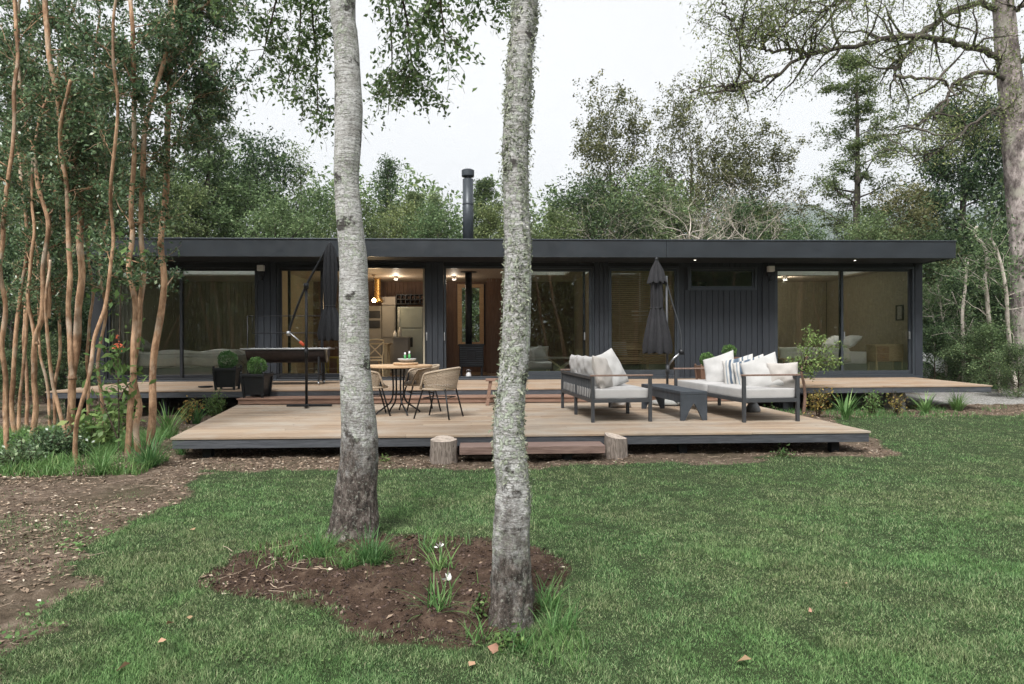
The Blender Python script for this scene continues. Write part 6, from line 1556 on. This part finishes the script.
# young tree between decks and window, light green
p = PZ(803, 414, 0); base = np.array([p[0], p[1], 0]); t = thing('young_tree', 'young light green leafy tree with a thin brown trunk beside the right sofa', 'tree', base); Ty = Tree(701); r = Ty.r
Pt = np.array([PY(x, y, p[1]) for x, y in ((803.5, 416), (805, 398), (804, 385), (801.5, 372), (803, 366), (808, 355))]); MB(base).tube(catmull(Pt, 20), np.linspace(.034, .016, 20), 9).build('trunk', simple('reddish_smooth_bark', (.17, .10, .07), .6, .3, 9), t, True)
for i in range(15):
    a = r.uniform(0, 6.28); q = PY(r.uniform(789, 842), r.uniform(330, 372), p[1]+r.uniform(-.4, .4)); C = catmull([Pt[3], (Pt[4]+q)/2+[0, 0, .05], q], 8); Ty.w.tube(C, np.linspace(.012, .004, 8), 4)
    for j in range(4): D = walk(r, C[4+j % 4], frame_dir(r, C[5]-C[4], R(50), r.uniform(0, 6.28)), .22, 4, .04, .2); Ty.w.tube(D, [.003]*5, 3); Ty.leaves(D, 15, .04, .062, .1)
for (x_, y_) in ((811, 333), (826, 337), (800, 345), (832, 352), (797, 358), (820, 362)):
    q = PY(x_, y_, p[1]); Ty.w.tube([Pt[4], q], [.008, .003], 4); Ty.leaves(np.array([(q*3+Pt[4])/4, q]), 36, .05, .055, 0)
finish(Ty, t, base, M['lf_shrub'], M['bk_twig'], .45)
# undergrowth grass round the myrtle feet and planting strips
def tufts(name, label, pts_fn, n, L, w, seed, m='lf_blade', dens=None, cat='undergrowth'):
    r = np.random.default_rng(seed); x, y = pts_fn(r, n); ok = (fbm(x*1.7, y*1.7, 3, seed) > (dens or .45)) & ~((y > 8.15) & (x > -4.5) & (x < 4.9)); x, y = x[ok], y[ok]
    V, F = blades(len(x), x, y, ground_h(x, y)-.005, L*r.uniform(.3, 1.2, len(x)), w*r.uniform(.6, 1.4, len(x)), r.uniform(.2, 1., len(x)), seed)
    tag(link(name, np_mesh(name, V, F, 4), M[m]), label, cat, kind='stuff')
tufts('undergrowth', 'long grass and weeds growing round the myrtle stems', lambda r, n: (r.uniform(-8.5, -3.6, n), r.uniform(7.3, 10.8, n)), 42000, .17, .009, 801, dens=.42)
tufts('strip_weeds', 'low weeds scattered along the planting strip by the terrace', lambda r, n: (r.uniform(4.9, 13, n), r.uniform(11.8, 13.4, n)), 7000, .10, .009, 802, dens=.55)
tufts('bed_weeds', 'wispy grass round the feet of both birches', lambda r, n: (np.concatenate([r.normal(-.85, .35, n//2), r.normal(.25, .32, n-n//2)]), np.concatenate([r.normal(4.55, .16, n//2), r.normal(3.25, .28, n-n//2)])), 5200, .085, .0045, 803, dens=.47)
tufts('back_grass', 'strip of bright grass beside the right end of the cabin', lambda r, n: (r.uniform(10.8, 16, n), r.uniform(18.5, 21.5, n)), 15000, .09, .02, 804, dens=.2)
# broad weeds on the dirt at lower left
r = np.random.default_rng(9); x = r.uniform(-4.5, -1.6, 5000); y = r.uniform(2.4, 5.5, 5000); ok = (soil_mask(x, y)[1] > .5) & (fbm(x*1.6, y*1.6, 4, 44) > .56); x, y = x[ok], y[ok]
V, F = leafquads(np.stack([x, y, ground_h(x, y)+.022], 1), .032, 6, .6, .6, .15); tag(link('creeping_weeds', np_mesh('creeping_weeds', V, F, 4), M['lf_blade']), 'small creeping weeds over the bare ground at lower left', 'weeds', kind='stuff')
# fallen leaves
for i, (x_, y_, s_, lab) in enumerate(((744, 669, .075, 'large tan fallen leaf on the lawn at the bottom right'), (123, 671, .06, 'orange brown fallen leaf at the bottom left of the lawn'), (190, 622, .05, 'tan fallen leaf on the grass left of the soil patch'),
    (193, 533, .06, 'pale fallen leaf on the grass below the deck left corner'), (494, 654, .055, 'pale pinkish fallen leaf at the foot of the right birch'), (472, 669, .05, 'small brown fallen leaf below the right birch'),
    (409, 543, .06, 'orange fallen leaf right of the left birch foot'), (846, 588, .04, 'small tan leaf on the right part of the lawn'), (810, 617, .035, 'tiny curled leaf on the lawn left of the lower right corner'), (170, 628, .04, 'tan leaf a little left of the soil patch'), (162, 645, .035, 'small tan leaf below another near the dirt edge'), (73, 595, .05, 'tan leaf on the grass beside the dirt'))):
    b = gz(x_, y_); V, F = leafquads(np.array([[0, 0, .035]]), s_, i, .85, .75, .22)
    V = V.reshape(4, 3); c = V.mean(0); V = np.vstack([V, [c+[0, 0, -.004]]]); o = link('fallen_leaf', np_mesh('fallen_leaf', V, np.array([(0, 1, 4), (1, 2, 4), (2, 3, 4), (3, 0, 4)]), 3), M['lf_fallen']); o.location = [float(v) for v in b]
    tag(o, lab, 'leaf', 'fallen leaves on the lawn')
SKYV = 2.5; EXPO = 1.75; HAZE = True
# ================================================================== LIGHT, SKY, CAMERA
w = bpy.data.worlds.new('World'); sc.world = w; w.use_nodes = True; nt = w.node_tree; nt.nodes.clear()
out = nt.nodes.new('ShaderNodeOutputWorld'); bg = nt.nodes.new('ShaderNodeBackground')
sky = nt.nodes.new('ShaderNodeTexSky'); sky.sky_type = 'NISHITA'; sky.sun_disc = False
SE, SA = R(52), R(200)      # sun height; direction from the north clockwise
sky.sun_elevation = SE; sky.sun_rotation = SA; sky.air_density = 1.0; sky.dust_density = 4.0; sky.ozone_density = 1.0
hs = nt.nodes.new('ShaderNodeHueSaturation'); hs.inputs['Saturation'].default_value = .06
mx = nt.nodes.new('ShaderNodeMix'); mx.data_type = 'RGBA'; mx.inputs[0].default_value = .72
tcw = nt.nodes.new('ShaderNodeTexCoord'); cn = nt.nodes.new('ShaderNodeTexNoise'); cn.inputs['Scale'].default_value = 1.6; cn.inputs['Detail'].default_value = 4
nt.links.new(tcw.outputs['Generated'], cn.inputs['Vector'])
cr = nt.nodes.new('ShaderNodeValToRGB'); cr.color_ramp.elements[0].position = .3; cr.color_ramp.elements[0].color = (SKYV*.93, SKYV*.945, SKYV*.965, 1)
cr.color_ramp.elements[1].position = .7; cr.color_ramp.elements[1].color = (SKYV*1.05, SKYV*1.055, SKYV*1.06, 1)
nt.links.new(cn.outputs['Fac'], cr.inputs['Fac'])
nt.links.new(sky.outputs[0], hs.inputs['Color']); nt.links.new(hs.outputs[0], mx.inputs[6]); nt.links.new(cr.outputs['Color'], mx.inputs[7])
nt.links.new(mx.outputs[2], bg.inputs['Color']); bg.inputs['Strength'].default_value = .12; nt.links.new(bg.outputs[0], out.inputs['Surface'])
sd = bpy.data.lights.new('sun', 'SUN'); sd.energy = 1.5; sd.angle = R(17); sd.color = (1, .985, .965)
so = bpy.data.objects.new('sun', sd); COL.objects.link(so)
dv = Vector((math.sin(SA)*math.cos(SE), math.cos(SA)*math.cos(SE), math.sin(SE)))   # towards the sun
so.rotation_euler = (-dv).to_track_quat('-Z', 'Y').to_euler(); so.location = dv*50
def pt(name, p, e, c, r=.05):
    d = bpy.data.lights.new(name, 'POINT'); d.energy = e; d.color = c; d.shadow_soft_size = r
    o = bpy.data.objects.new(name, d); COL.objects.link(o); o.location = [float(v) for v in p]
c_ = PY(374, 301, 18.2); pt('pendant_light', c_+np.array([0, 0, -.12]), 7, (1, .72, .42))
pt('fridge_spot_light', (PY(396, 279, 18.6)[0], 18.6, ZC-.16), 4, (1, .86, .68))
pt('stove_spot_light', (PY(454, 279, 18.6)[0], 18.6, ZC-.16), 3, (1, .86, .68))
pt('added_bedroom_light', (PY(785, 279, 18.6)[0], 18.6, ZC-.16), 5.5, (1, .90, .76))  # added lamp, lifts the dim bed and nightstand
cam = bpy.data.cameras.new('camera'); co = bpy.data.objects.new('camera', cam); COL.objects.link(co); sc.camera = co
cam.sensor_width = 36; cam.lens = 36*FL/1024; cam.clip_start = .05; cam.clip_end = 9000
m4 = Matrix([[cR[0], cU[0], -cF[0], 0], [cR[1], cU[1], -cF[1], 0], [cR[2], cU[2], -cF[2], H], [0, 0, 0, 1]]); co.matrix_world = m4
sc.render.engine = 'CYCLES'
vs = sc.view_settings; vs.view_transform = 'Standard'; vs.look = 'None'; vs.exposure = EXPO; vs.gamma = 1
sc.cycles.max_bounces = 8; sc.cycles.transparent_max_bounces = 16; sc.cycles.diffuse_bounces = 3; sc.cycles.glossy_bounces = 3; sc.cycles.transmission_bounces = 3
sc.cycles.use_denoising = True; sc.cycles.sample_clamp_indirect = 4
try: sc.cycles.denoiser = 'OPENIMAGEDENOISE'
except Exception: pass
sc.cycles.use_fast_gi = False

hz = MB(); hz.box((-3900, -3900, -25), (3900, 3900, 520)); m = NT('thin_air'); pv = m.n('ShaderNodeVolumePrincipled'); pv.inputs['Color'].default_value = (.80, .86, .92, 1); pv.inputs['Density'].default_value = .00028; pv.inputs['Anisotropy'].default_value = .2
m.l(pv.outputs[0], m.out.inputs['Volume'])
if HAZE: tag(hz.build('haze', m.m), 'thin pale air fading the far hillside', 'haze', kind='stuff')
